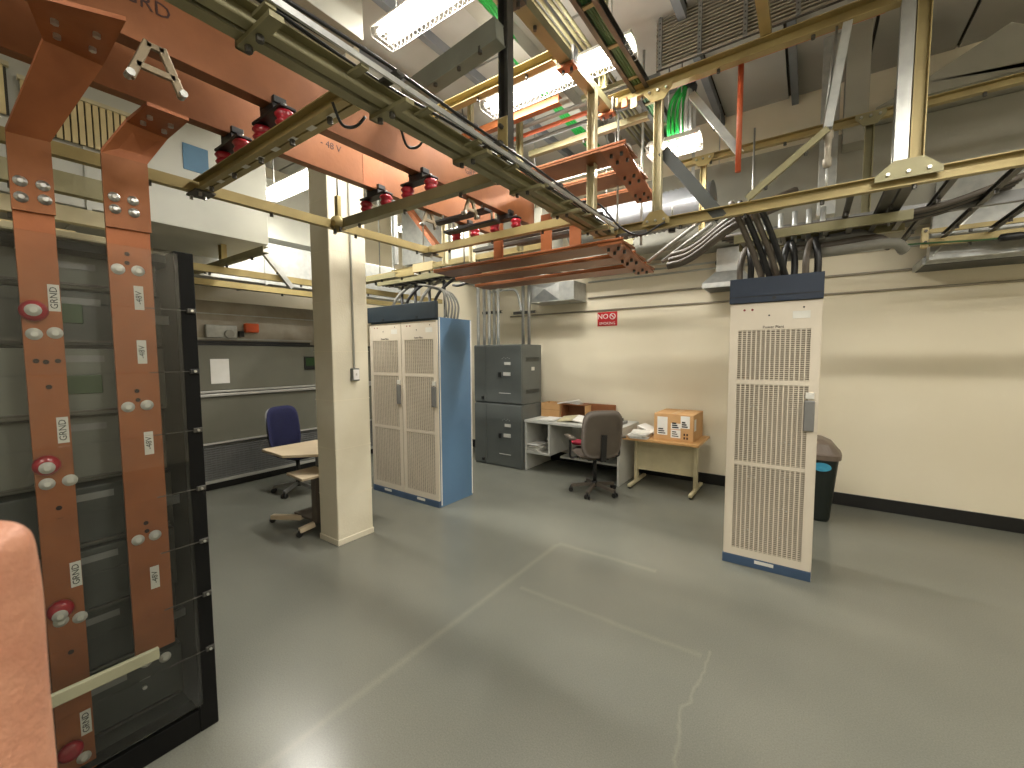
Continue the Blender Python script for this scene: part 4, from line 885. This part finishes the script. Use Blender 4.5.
q = MB(); q.add([(-3.28, 5.09, 2.34), (-2.8, 5.09, 2.34), (-2.8, 5.09, 2.58), (-3.28, 5.09, 2.58), (-3.0, 5.03, 2.5)], [(0, 1, 4), (1, 2, 4), (2, 3, 4), (3, 0, 4)]); fixn(q.build('cross_break_face', 'galvanised', t))
MB().box(-3.29, -2.57, 5.085, 5.47, 2.325, 2.34).build('collar', 'galvanised', t)
hood('galvanised wall hood left of the navy rack header', -.99, -.5, 2.37, 2.50, zt=2.76)
t = hood('large bright galvanised wall hood at the right edge', .78, 1.75, 2.40, 2.62, 5.05, 2.765)
q = MB(); q.add([(.80, 4.92, 2.36), (1.75, 4.92, 2.36), (1.68, 5.04, 3.02), (.84, 5.04, 3.02), (.80, 5.06, 2.36), (1.75, 5.06, 2.36), (1.68, 5.06, 3.02), (.84, 5.06, 3.02)], [(0,1,2,3),(4,7,6,5),(0,4,5,1),(1,5,6,2),(2,6,7,3),(3,7,4,0)]); fixn(q.build('front_sheet', 'galvanised', t))
MB().beam((.82, 4.917, 2.39), (1.25, 5.028, 3.0), .006, .014).build('crease', 'galvanised', t)
# conduits on the wall above the hood line
for k, zz in enumerate((2.38, 2.60, 2.67)): tag(MB().cyl((-2.55, 5.486, zz), (3.4, 5.486, zz), .012, 10).build('conduit_pipe', 'plenum_metal' if k == 0 else 'desk_grey'), ('lowest', 'middle', 'highest')[k]+' of three pale conduits running high along the back wall', 'conduit', 'high wall conduits')
# sloping duct at the upper right
a = at(865, 105, 'y', 4.95); b = at(1018, 12, 'y', 4.95)
t = thing('offset_duct', 'dark sloping duct section at the upper right', 'duct', (.9, 5.2, 3.6))
q = at(1030, 40, 'y', 4.72); q0 = at(1012, 22, 'y', 4.72); q1 = at(918, 84, 'y', 4.72)
fixn(MB().plate([(q1.x, 4.72, q1.z), (q0.x, 4.72, q0.z), (q.x+.5, 4.72, q.z-.25), (q.x+.5, 4.72, 3.625), (q1.x-.25, 4.72, 3.625)], (0, .7, 0)).build('sheet_body', 'duct_dark', t))
duct('vertical_duct', 'narrow vertical grey duct beside the heavy twin post', .18, .34, 4.62, 4.82, 3.35, CEIL, 'duct_dark')
duct('vertical_duct', 'pale vertical duct riser behind the slanting strut', .02, .15, 4.66, 4.80, 2.8, CEIL, 'galvanised')
# flexible duct seen through the copper bars
a = at(588, 226, 'y', 4.5); q = MB(); n = 64; prof = [(.18+.016*(k % 2), k*.024) for k in range(n)]
t = thing('flexible_duct', 'silver ribbed flexible duct behind the copper end plates', 'duct', (-1.5, 4.5, 2.83))
q.lathe((-2.3, 4.5, 3.02), (1, 0, 0.02), prof, 18).build('ribbed_sleeve', 'flex_silver', t)
for xx in (-2.1, -1.0): MB().box(xx, xx+.03, 4.50, 4.504, 3.2, CEIL).build('hanger_strap', 'galvanised', t)
# ribbed louvre panel near the ceiling
t = thing('louvre_panel', 'dark ribbed louvre panel hanging near the ceiling above the upper beam', 'panel', (-.3, 3.6, 3.7))
y_ = 3.62; p0 = at(643, 76, 'y', y_); pz0, pz1 = p0.z+.0, p0.z+.42
MB().box(-1.1, .75, y_+.02, y_+.03, pz0, pz1).build('backing', 'joint_dark', t)
g = MB()
for k in range(16): zz = pz0+.01+k*.026; g.box(-1.1, .75, y_+.004, y_+.02, zz, zz+.012)
stuff(g.build('louvre_blades', 'louvre_dark', t))
for xx in (-1.08, -.78, -.47, -.15, .17, .5):
    o = MB().box(xx, xx+.028, y_-.012, y_+.004, pz0, pz1).build('rib', 'handle_grey', t)
    for k in range(9): MB().cyl((xx+.014, y_-.014, pz0+.03+k*.045), (xx+.014, y_-.012, pz0+.03+k*.045), .006, 6).build('punched_hole', 'plastic_black', o)
MB().box(-1.12, .77, y_-.02, y_+.03, pz1, pz1+.02).build('top_rail', 'handle_grey', t)
a = at(738, 5, 'y', 3.3); b = at(770, 30, 'y', EY); strut((b.x-.02, .9, GZ+.075), (b.x-.02, EY+.02, GZ+.075), 'short yellow channel landing on top of the upper beam', w=.06, h=.055, nb=2)
# pale conduit bundle near the ceiling by the tall post
for k in range(5):
    xx = -1.62+k*.045; tag(MB().cyl((xx, .4, 3.93+.008*(k % 2)), (xx, 5.0, 3.93+.008*(k % 2)), .014, 8).build('conduit_pipe', 'zinc_olive'), ('leftmost', 'second', 'third', 'fourth', 'rightmost')[k]+' of five grey conduits running along the ceiling', 'conduit', 'ceiling conduits')
for k, yy in enumerate((1.2, 2.3, 3.6)): tag(MB().chan((-1.75, yy, 3.895), (-1.33, yy, 3.895), .04, .04).build('trapeze_strut', 'zinc_olive'), ('nearest', 'middle', 'farthest')[k]+' trapeze strut under the five ceiling conduits', 'strut', 'trapeze struts')

# ------------------------------------------------------------------ clutter beyond the column at the left
duct('air_duct', 'silver duct lying above the air handler behind the column', -5.72, -5.0, 1.5, 4.6, 2.40, 2.86, 'galvanised', (2.3, 3.4), axis='y')
duct('air_duct', 'white insulated duct high behind the blue patch', -6.3, -5.3, .2, 3.4, 3.0, 3.7, 'duct_grey', (1.9,), axis='y')
for k, (xx, zz, lb) in enumerate(((-4.75, 2.30, 'pale yellow rail above the grey air handler'), (-4.35, 2.36, 'second yellow rail above the air handler nearer the column'))):
    strut((xx, .3, zz), (xx, 4.4, zz), lb, 'zinc_yellow', .05, .06, nb=5)
for k, yy in enumerate((1.62, 2.9)): strut((-4.95, yy, 2.42), (-3.5, yy, 2.42), ('near', 'far')[k]+' cross channel over the yellow rails left of the column', 'zinc_olive', .045, .05, nb=3)
a = at(262, 250, 'x', -4.3); b = at(292, 288, 'x', -4.3); strut(a, b, 'pale diagonal brace left of the column below the duct', 'galvanised', .04, .045, nb=1)
post(-4.2, 2.9, 2.447, CEIL, 'pale short post left of the column', 'galvanised', .05); post(-4.3, 1.62, 2.4, 2.58, 'stub post under the pale grey duct', 'zinc_yellow', .06)
for yy in (2.0, 4.2): pole((-5.15, yy, 2.86), (-5.15, yy, CEIL), .008, 'steel', 'hanger_rod', ('near' if yy < 3 else 'far')+' rod holding the silver duct above the air handler', 'rod')
duct('air_duct', 'grey duct crossing high above the olive tray', -3.3, -2.42, .5, 1.78, 3.62, 4.05, 'duct_dark', (1.1,), axis='y')
# cream ribbed panels behind the risers
for lb, yy0, yy1, z0_ in (('cream ribbed panel between the two copper risers', .45, .98, 3.0), ('cream ribbed panel left of the copper risers', -.2, .40, 3.05)):
    t = thing('ribbed_panel', lb, 'panel', (-3.94, yy0, z0_))
    MB().box(-3.965, -3.96, yy0, yy1, z0_-.02, z0_+.26).build('backing', 'joint_dark', t)
    for k in range(int((yy1-yy0)/.035)): MB().box(-3.96, -3.945, yy0+k*.035, yy0+k*.035+.026, z0_-.02, z0_+.26).build('slat', 'louvre_cream', t)
    MB().box(-3.967, -3.935, yy0-.01, yy1+.01, z0_+.26, z0_+.285).build('top_trim', 'cream_metal', t)
for k, (xx, zz, m_) in enumerate(((-2.75, 2.36, 'zinc_olive'), (-2.82, 2.24, 'cream_metal'))):
    strut((xx, -.8, zz), (xx, .62, zz), ('olive rail', 'pale cream rail')[k]+' passing behind the copper risers', m_, .05, .09 if k == 0 else .07, nb=2)
strut((-2.6, -.6, 2.107), (-2.6, .42, 2.107), 'thin bright yellow strap ending between the copper risers', 'louvre_cream', .03, .03, nb=1)
tag(MB().box(-2.9, -2.45, -.8, .6, 2.06, 2.09).build('tray_lid', 'cream_metal', bevel=.004), 'pale cream tray lid lying above the power board', 'tray')

# ------------------------------------------------------------------ power board behind plexiglass
PX = -2.03; PY0, PY1, PT_ = -.9, .662, 1.995
t = thing('power_board', 'black framed power distribution board with plexiglass covers at the left', 'power board', (-2.4, 0, 0))
ye = at(174, 262, 'x', PX).y
MB().box(PX-.10, PX-.006, ye, PY1, 0, PT_).build('upright', 'board_black', t, .004)
MB().box(PX-.12, PX-.008, PY0, PY0+.06, 0, PT_).build('upright', 'board_black', t, .004)
MB().box(-2.85, PX-.10, PY1-.03, PY1, 0, PT_).build('side_panel', 'board_black', t)
MB().box(-2.85, PX-.13, PY0, PY1-.03, PT_-.03, PT_).build('top_panel', 'board_black', t); MB().box(-2.86, -2.85, PY0, PY1, 0, PT_).build('back_panel', 'board_black', t)
MB().box(PX-.10, PX-.008, PY0+.06, ye, 0, .1).build('kick_plate', 'board_black', t, .003)
PBX = -2.2
zr = [.1, .34, .60, .86, 1.10, 1.36, 1.62, 1.83, 1.965]
for k in range(len(zr)-1):
    z0_, z1_ = zr[k]+.006, zr[k+1]-.006; mid = k % 3
    o = MB().box(-2.8, PBX-(.04 if mid == 1 else 0), PY0+.07, ye-.004, z0_, z1_).build('equipment_unit', 'board_grey' if k >= 4 and mid != 0 else 'board_dark', t, .004)
    fx = PBX-(.04 if mid == 1 else 0)
    MB().box(fx, fx+.003, .30, .41, z1_-.05, z1_-.025).build('label_strip', 'handle_grey', o); MB().box(fx, fx+.012, PY0+.1, ye-.02, z0_+.012, z0_+.02).build('trim_strip', 'steel_dark', o)
    for j in range(5): MB().cyl((fx, -.5+j*.24, (z0_+z1_)/2), (fx+.014, -.5+j*.24, (z0_+z1_)/2), .008, 8).build('screw', 'bolt_steel', o)
    if k in (5, 6): MB().box(fx, fx+.006, .305, .36 if k == 6 else .40, z0_+.08, z0_+.15).build('display', 'board_green', o, .002)
    if k in (1, 3, 6): MB().box(fx, fx+.02, .56, .62, z0_+.09, z0_+.125).build('terminal', 'handle_grey', o, .004)
zp = [.12]+[at(205, yy, 'x', PX).z for yy in (650, 594, 540, 487, 429, 371, 312)]+[PT_-.01]
for k in range(len(zp)-1):
    o = MB().box(PX-.004, PX, PY0+.01, ye+.012, zp[k]+.0015, zp[k+1]-.0015).build('plexiglass_pane', 'plexiglass', t); o['label'] = 'clear plexiglass cover pane'
for k, zz in enumerate(zp[1:-1]):
    o = MB().box(PX-.005, PX+.008, PY1-.035, PY1-.004, zz-.009, zz+.009).build('clip', 'plastic_black' if k == 5 else 'steel_dark', t, .002); MB().cyl((PX+.008, PY1-.02, zz), (PX+.014, PY1-.02, zz), .005, 8).build('thumb_screw', 'bolt_steel', o)
    MB().box(PX+.0005, PX+.003, .5, PY1-.036, zz-.0014, zz+.0014).build('pane_edge', 'steel_dark', t)
a = at(30, 712, 'x', PX+.02); b = at(160, 655, 'x', PX+.02)
MB().box(PX+.001, PX+.02, -.4, b.y, (a.z+b.z)/2-.02, (a.z+b.z)/2+.025).build('cross_strap', 'strap_beige', t, .004)

# ------------------------------------------------------------------ heavy cables at the rack, the cabinet and the copper ends
def cable(pts, r, m, label, group, n=8, sub=5, name='power_cable'): return tag(MB().tube(pts, r, n, sub).build(name, m), label, 'cable', group)
ordn = ('first', 'second', 'third', 'fourth', 'fifth', 'sixth', 'seventh', 'eighth')
for k in range(8):
    xx = -.44+k*.068; m_ = 'black_cable' if k % 3 else 'brown_cable'
    cable([(xx, 3.62+.03*(k % 3), 2.126), (xx, 3.62+.03*(k % 3), 2.24), (xx+.012*(-1)**k, 3.68, 2.34), (xx+.03*(-1)**k, 3.8, 2.41), (xx+.03*(-1)**k, 4.3, 2.44+.01*k)], .022, m_, ordn[k]+' thick cable from the left entering the top of the navy-headed rack', 'cables into the lone rack')
pA = at(668, 266, 'y', 3.5); pB = at(700, 252, 'y', 3.45); pC = at(735, 226, 'y', 3.42); pD = at(760, 212, 'y', 3.6)
for k in range(3):
    o_ = Vector((.0, .05*k, .05*k))
    cable([pA+o_, pA.lerp(pB, .5)+o_-Vector((0, 0, .02)), pB+o_, pC+o_, pD+o_+Vector((.2, .2, .1))], .028, 'brown_cable', ('lowest', 'middle', 'highest')[k]+' thick brown cable sweeping from the copper end plate to the rails', 'sweeping brown cables')
for k in range(4):
    a = at(738+k*9, 218, 'y', 3.32); b = at(762+k*8, 272, 'y', 3.55)
    cable([a+Vector((-.05, .02, .12)), a, a.lerp(b, .5), Vector((b.x, 3.56, 2.127))], .02, 'black_cable' if k % 2 else 'brown_cable', ordn[k]+' cable of the dark bundle slanting down onto the rack top', 'slanting cable bundle')
for k, zz in enumerate((2.30, 2.36, 2.43)): tag(MB().tube([(-.25+.06*k, 3.75+.1*k, zz), (.1, 3.75+.1*k, zz), (.42-.08*k, 3.75+.1*k, zz+.01), (.50-.06*k, 3.8+.1*k, zz-.04)], .034, 10).build('flexible_conduit', ('grey_cable', 'brown_cable', 'handle_grey')[k]), ('lowest', 'middle', 'highest')[k]+' grey flexible conduit lying across above the lone rack', 'conduit', 'flexible conduits above the rack')
for k in range(6):
    a = at(752+k*14, 236, 'y', 3.9); pole((a.x, 3.9, 2.43), (a.x, 3.9, 2.66), .018, 'galvanised', 'pipe_stub', ordn[k]+' short galvanised pipe stub from the left above the lone rack')
for k in range(8):
    xx = -4.0+k*.115; yy = 3.25+.04*(k % 2)
    cable([(xx, yy, 2.0), (xx, yy, 2.16), (xx+.06*(-1)**k, yy+.05, 2.3), (xx+.16*(-1)**k, yy+.15, 2.42)], .017, 'black_cable' if k % 4 else 'grey_cable', ordn[k]+' cable from the left rising out of the double-door cabinet', 'cables on the double-door cabinet')
for k in range(5):
    yy = 3.2+k*.07
    cable([(-3.12-.02*k, yy, 1.977), (-3.10-.02*k, yy, 2.14), (-3.14-.03*k, yy-.02, 2.27), (-3.3-.03*k, yy-.04, 2.32), (-3.5, yy, 2.36)], .011, 'grey_cable', ordn[k]+' grey cable loop from the front at the right end of the cabinet top', 'grey loops on the cabinet')
# yellow channel over the cabinet
a = at(362, 282, 'y', 3.05); b = at(408, 272, 'y', 3.05); strut((-4.2, 3.0, a.z-.005), (-3.32, 3.0, a.z-.005), 'yellow channel stub ending above the double-door cabinet', w=.06, h=.07, nb=2)
strut((-3.28, 2.95, a.z+.01), (-3.0, 2.95, a.z+.01), 'short yellow channel block beside the cabinet stub', 'louvre_cream', .06, .08, nb=2)
# wires hanging on the upper copper and rails
a = at(600, 205, 'y', 3.1); b = at(640, 235, 'y', 3.15); c = at(665, 222, 'y', 3.18)
cable([(a.x-.1, 3.0, a.z+.02), a, a.lerp(b, .5)-Vector((0, 0, .05)), b, c], .008, 'black_cable', 'thin black wire sagging over the tray junction', None)

# ------------------------------------------------------------------ the photographer's finger
def along(px_, py_, d): v = rgt*((px_-512)/FPX)-upv*((py_-384)/FPX)+fwd; return CAM+v*d
fd = .085
chain = [along(-20, 524, fd), along(-19, 600, fd+.002), along(-17, 700, fd+.004), along(-4, 850, fd+.006), along(-14, 1000, fd+.008)]
rad = [.0072, .0092, .0100, .0104, .0115]
palm = [along(-60, 1150, fd+.01), along(-140, 1330, fd+.012), along(-240, 1560, fd+.02)]
prad = [.016, .020, .022]
me = bpy.data.meshes.new('hand'); vs = list(chain)+palm; es = [(i, i+1) for i in range(len(vs)-1)]; rr_ = rad+prad
for j, dx in enumerate((-140, -250, -350)):                    # the folded fingers and the thumb beside it
    b_ = len(vs); base = along(-90+dx*.35, 1200+j*40, fd+.012); vs += [base, along(-90+dx*.8, 1010+j*70, fd+.02), along(-90+dx*.9, 980+j*70, fd+.045), along(-90+dx*.8, 1100+j*70, fd+.055)]; rr_ += [.012, .0095, .0088, .008]
    es += [(5, b_), (b_, b_+1), (b_+1, b_+2), (b_+2, b_+3)]
b_ = len(vs); vs += [along(60, 1390, fd+.02), along(130, 1300, fd+.03), along(150, 1200, fd+.035)]; rr_ += [.014, .0105, .0095]; es += [(6, b_), (b_, b_+1), (b_+1, b_+2)]
me.from_pydata([tuple(v) for v in vs], es, []); me.materials.append(MATS['skin'])
o = bpy.data.objects.new('person', me); COL.objects.link(o)
sk = o.modifiers.new('skin', 'SKIN'); sk.use_smooth_shade = True
for i_, d in enumerate(me.skin_vertices[0].data if me.skin_vertices else []): d.radius = (rr_[i_], rr_[i_])
if not me.skin_vertices:
    bpy.context.view_layer.objects.active = o; o.select_set(True)
    bpy.ops.mesh.customdata_skin_add(); o.select_set(False)
    for i_, d in enumerate(me.skin_vertices[0].data): d.radius = (rr_[i_], rr_[i_])
me.skin_vertices[0].data[6].use_root = True; me.skin_vertices[0].data[0].use_root = False
sb = o.modifiers.new('sub', 'SUBSURF'); sb.levels = 2; sb.render_levels = 3
tag(o, 'bare hand with one finger reaching into the lower left corner close up', 'person')

# ------------------------------------------------------------------ small pipework and fittings around the junction above the rack
for k, (px0, py0, px1, py1, yy, r_, m_) in enumerate(((590, 266, 680, 251, 5.48, .016, 'galvanised'), (590, 274, 680, 261, 5.48, .014, 'label_white'), (648, 262, 700, 222, 3.7, .016, 'grey_cable'), (662, 262, 712, 224, 3.75, .016, 'grey_cable'))):
    pole(at(px0, py0, 'y', yy), at(px1, py1, 'y', yy), r_, m_, 'conduit_pipe', ('upper pale pipe behind the lower copper end plate', 'lower pale pipe behind the lower copper end plate', 'left slanting grey pipe below the long rail', 'right slanting grey pipe below the long rail')[k], 'conduit')
t = thing('rack_tray', 'dark crowded cable tray just above the lone rack', 'cable tray', (-.2, 4.05, 2.3))
for yy in (3.72, 4.02): MB().chan((-.5, yy, 2.47), (.52, yy, 2.47), .03, .06, .004).build('side_rail', 'zinc_olive', t)
for k in range(8): MB().box(-.46+k*.13, -.43+k*.13, 3.735, 4.005, 2.445, 2.455).build('rung', 'steel_dark', t)
for xx in (-.4, .42): MB().cyl((xx, 3.87, 2.45), (xx, 3.87, FZ), .007, 8).build('hanger_rod', 'steel', t)
for k in range(5):
    cable([(-.62+.02*k, 3.76+.05*k, 2.51), (-.2, 3.76+.05*k, 2.505+.01*(k % 2)), (.2, 3.78+.045*k, 2.51), (.6, 3.76+.05*k, 2.5), (1.0, 3.8+.05*k, 2.62)], .018, 'black_cable' if k % 2 else 'brown_cable', ordn[k]+' dark cable from the front lying in the tray above the lone rack', 'cables in the rack tray')
for k, px_ in enumerate((724, 738)):
    a = at(px_, 262, 'y', 5.45); t = thing('valve_fitting', ('left', 'right')[k]+' brass fitting with black cap near the wall hood', 'fitting', a, group='brass fittings')
    MB().lathe(a, (1, 0, 0), [(.012, -.05), (.02, -.04), (.02, .02), (.014, .03), (.014, .06)], 10).build('body', 'zinc_yellow', t); MB().cyl(a+Vector((-.09, 0, 0)), a+Vector((-.05, 0, 0)), .026, 12).build('cap', 'plastic_black', t)
a = at(672, 222, 'y', 3.5); t = thing('insulated_clamp', 'black cable clamp hanging under the long rail beside the post', 'clamp', a); MB().cyl(a-Vector((0, 0, .08)), a+Vector((0, 0, .02)), .028, 12).build('body', 'black_cable', t); MB().cyl(a+Vector((0, 0, .02)), a+Vector((0, 0, .12)), .007, 8).build('stem', 'steel', t)
# wire loops and ties where things cross the tray
for k, (px_, py_) in enumerate(((352, 118), (415, 140), (500, 178), (560, 205))):
    a = at(px_, py_, 'x', SX-.03)
    tag(MB().tube([a+Vector((0, -.08, .02)), a+Vector((-.02, -.03, -.03)), a+Vector((-.01, .02, -.02)), a+Vector((0, .06, .03))], .006, 6).build('wire_loop', 'black_cable'), ('nearest', 'second', 'third', 'farthest')[k]+' small black wire loop hanging off the olive tray edge', 'wire', 'wire loops on the tray')
pA_ = Vector((SX-.05, AY+.03, Z0+ZH+.02))
cable([pA_+Vector((.06, 0, .03)), pA_+Vector((-.1, 0, 0)), pA_+Vector((-.6, 0, -.005)), pA_+Vector((-1.2, 0, .0)), pA_+Vector((-1.42, 0, -.01))], .008, 'black_cable', 'black wire lying along the nearest cross channel', None)
for k, zz in enumerate((3.72, 3.86)): tag(MB().cyl((-4.4, 3.4+.5*k, zz), (-1.0, 3.4+.5*k, zz), .02, 8).build('conduit_pipe', 'handle_grey'), ('lower', 'upper')[k]+' pale conduit crossing under the ceiling behind the strip lights', 'conduit', 'pale ceiling conduits')
# tray over the double-door cabinet and rods that hold the stubs
t = thing('cabinet_tray', 'dark cable tray crossing just above the double-door cabinet', 'cable tray', (-3.6, 3.4, 2.42))
for yy in (3.28, 3.6): MB().chan((-4.3, yy, 2.46), (-2.95, yy, 2.46), .03, .06, .004).build('side_rail', 'zinc_olive', t)
for k in range(9): MB().box(-4.25+k*.15, -4.21+k*.15, 3.295, 3.585, 2.435, 2.445).build('rung', 'steel_dark', t)
for xx in (-4.2, -3.05): MB().cyl((xx, 3.44, 2.44), (xx, 3.44, CEIL), .007, 8).build('hanger_rod', 'steel', t)
for k in range(5): cable([(-4.4, 3.32+.05*k, 2.47), (-3.9, 3.33+.05*k, 2.465), (-3.4, 3.32+.05*k, 2.47), (-2.9, 3.34+.05*k, 2.48)], .017, 'black_cable', ordn[k]+' black cable from the front in the tray over the double-door cabinet', 'cables in the cabinet tray')
for k, (xx, lb) in enumerate(((-3.9, 'threaded rod holding the yellow stub over the cabinet'), (-3.15, 'threaded rod holding the short yellow block'))): pole((xx, 3.0-.05*k, 2.42), (xx, 3.0-.05*k, CEIL), .007, 'steel', 'threaded_rod', lb, 'rod')

# ------------------------------------------------------------------ crowded background above the enclosures, beyond the copper bars
duct('air_duct', 'grey rectangular duct high above the grey enclosures', -4.9, -2.75, 4.55, 5.1, 2.92, 3.42, 'duct_dark', (-3.6,))
duct('air_duct', 'silver duct branch rising behind the farther copper bar', -4.35, -3.95, 3.7, 4.2, 2.75, CEIL, 'galvanised')
strut((-4.6, 3.75, 2.7), (-2.2, 3.75, 2.7), 'yellow rail crossing behind the copper links', 'zinc_yellow', .05, .06, nb=4)
strut((-3.4, 4.3, 2.74), (-1.5, 4.3, 2.74), 'olive rail farther behind the copper links', 'zinc_olive', .05, .06, nb=4)
a = at(408, 208, 'y', 3.4); b = at(437, 246, 'y', 3.4); strut(a, b, 'copper-brown sloping channel right of the column', 'copper_dull', .08, .05, nb=2)
for k, (px_, yy, zt) in enumerate(((445, 3.3, 3.2), (472, 3.4, CEIL), (520, 3.3, CEIL), (395, 3.0, CEIL))):
    a = at(px_, 245, 'y', yy); post(a.x, yy, 2.56, zt, ('pale stub post behind the farther copper bar', 'pale tall post behind the copper bar ends', 'olive tall post by the copper links', 'pale tall post just right of the column')[k], ('zinc_pale', 'zinc_pale', 'zinc_olive', 'galvanised')[k], .05)
for k, (xx, zz) in enumerate(((-2.22, BZ0-.06), (-2.235, BZ0-.10))):
    t = thing('bus_spreader', ('upper', 'lower')[k]+' dark spreader plate slung under the copper bar ends', 'bracket', (xx, 2.5, zz), group='spreader plates')
    MB().box(xx-.28, xx+.26, 2.44+.14*k, 2.52+.14*k, zz, zz+.02).build('plate', 'plastic_black', t, .003)
    for u in (-.2, .2): MB().cyl((xx+u, 2.48+.14*k, zz+.02), (xx+u, 2.48+.14*k, BZ0+.03), .008, 8).build('rod', 'steel', t)
for k, (y_, z_) in enumerate(((3.05, 2.55), (3.12, 2.62), (3.2, 2.58))): tag(MB().box(-2.6+.2*k, -1.6+.12*k, y_, y_+.05, z_, z_+.03).build('dark_strap', 'steel_dark', bevel=.002), ('first', 'second', 'third')[k]+' dark steel strap crossing above the lower copper bars', 'strap', 'dark straps')
for k in range(6):
    xx = -4.3+.24*k; cable([(xx, 4.6, 2.62), (xx+.3, 4.4, 2.56), (xx+.6, 4.45, 2.6), (xx+.9, 4.7, 2.58)], .018, 'grey_cable' if k % 2 else 'black_cable', ordn[k]+' drooping cable from the left above the grey enclosures', 'drooping cables above the enclosures')
for k, (xx, yy, z_) in enumerate(((-4.5, 4.8, 3.42), (-3.0, 4.8, 3.42), (-3.0, 4.3, 2.77), (-1.8, 4.3, 2.77))): pole((xx, yy, z_-.01), (xx, yy, CEIL), .007, 'steel', 'threaded_rod', ('left rod holding the grey duct above the enclosures', 'right rod holding the grey duct above the enclosures', 'left rod holding the olive rail behind the copper links', 'right rod holding the olive rail behind the copper links')[k], 'rod')
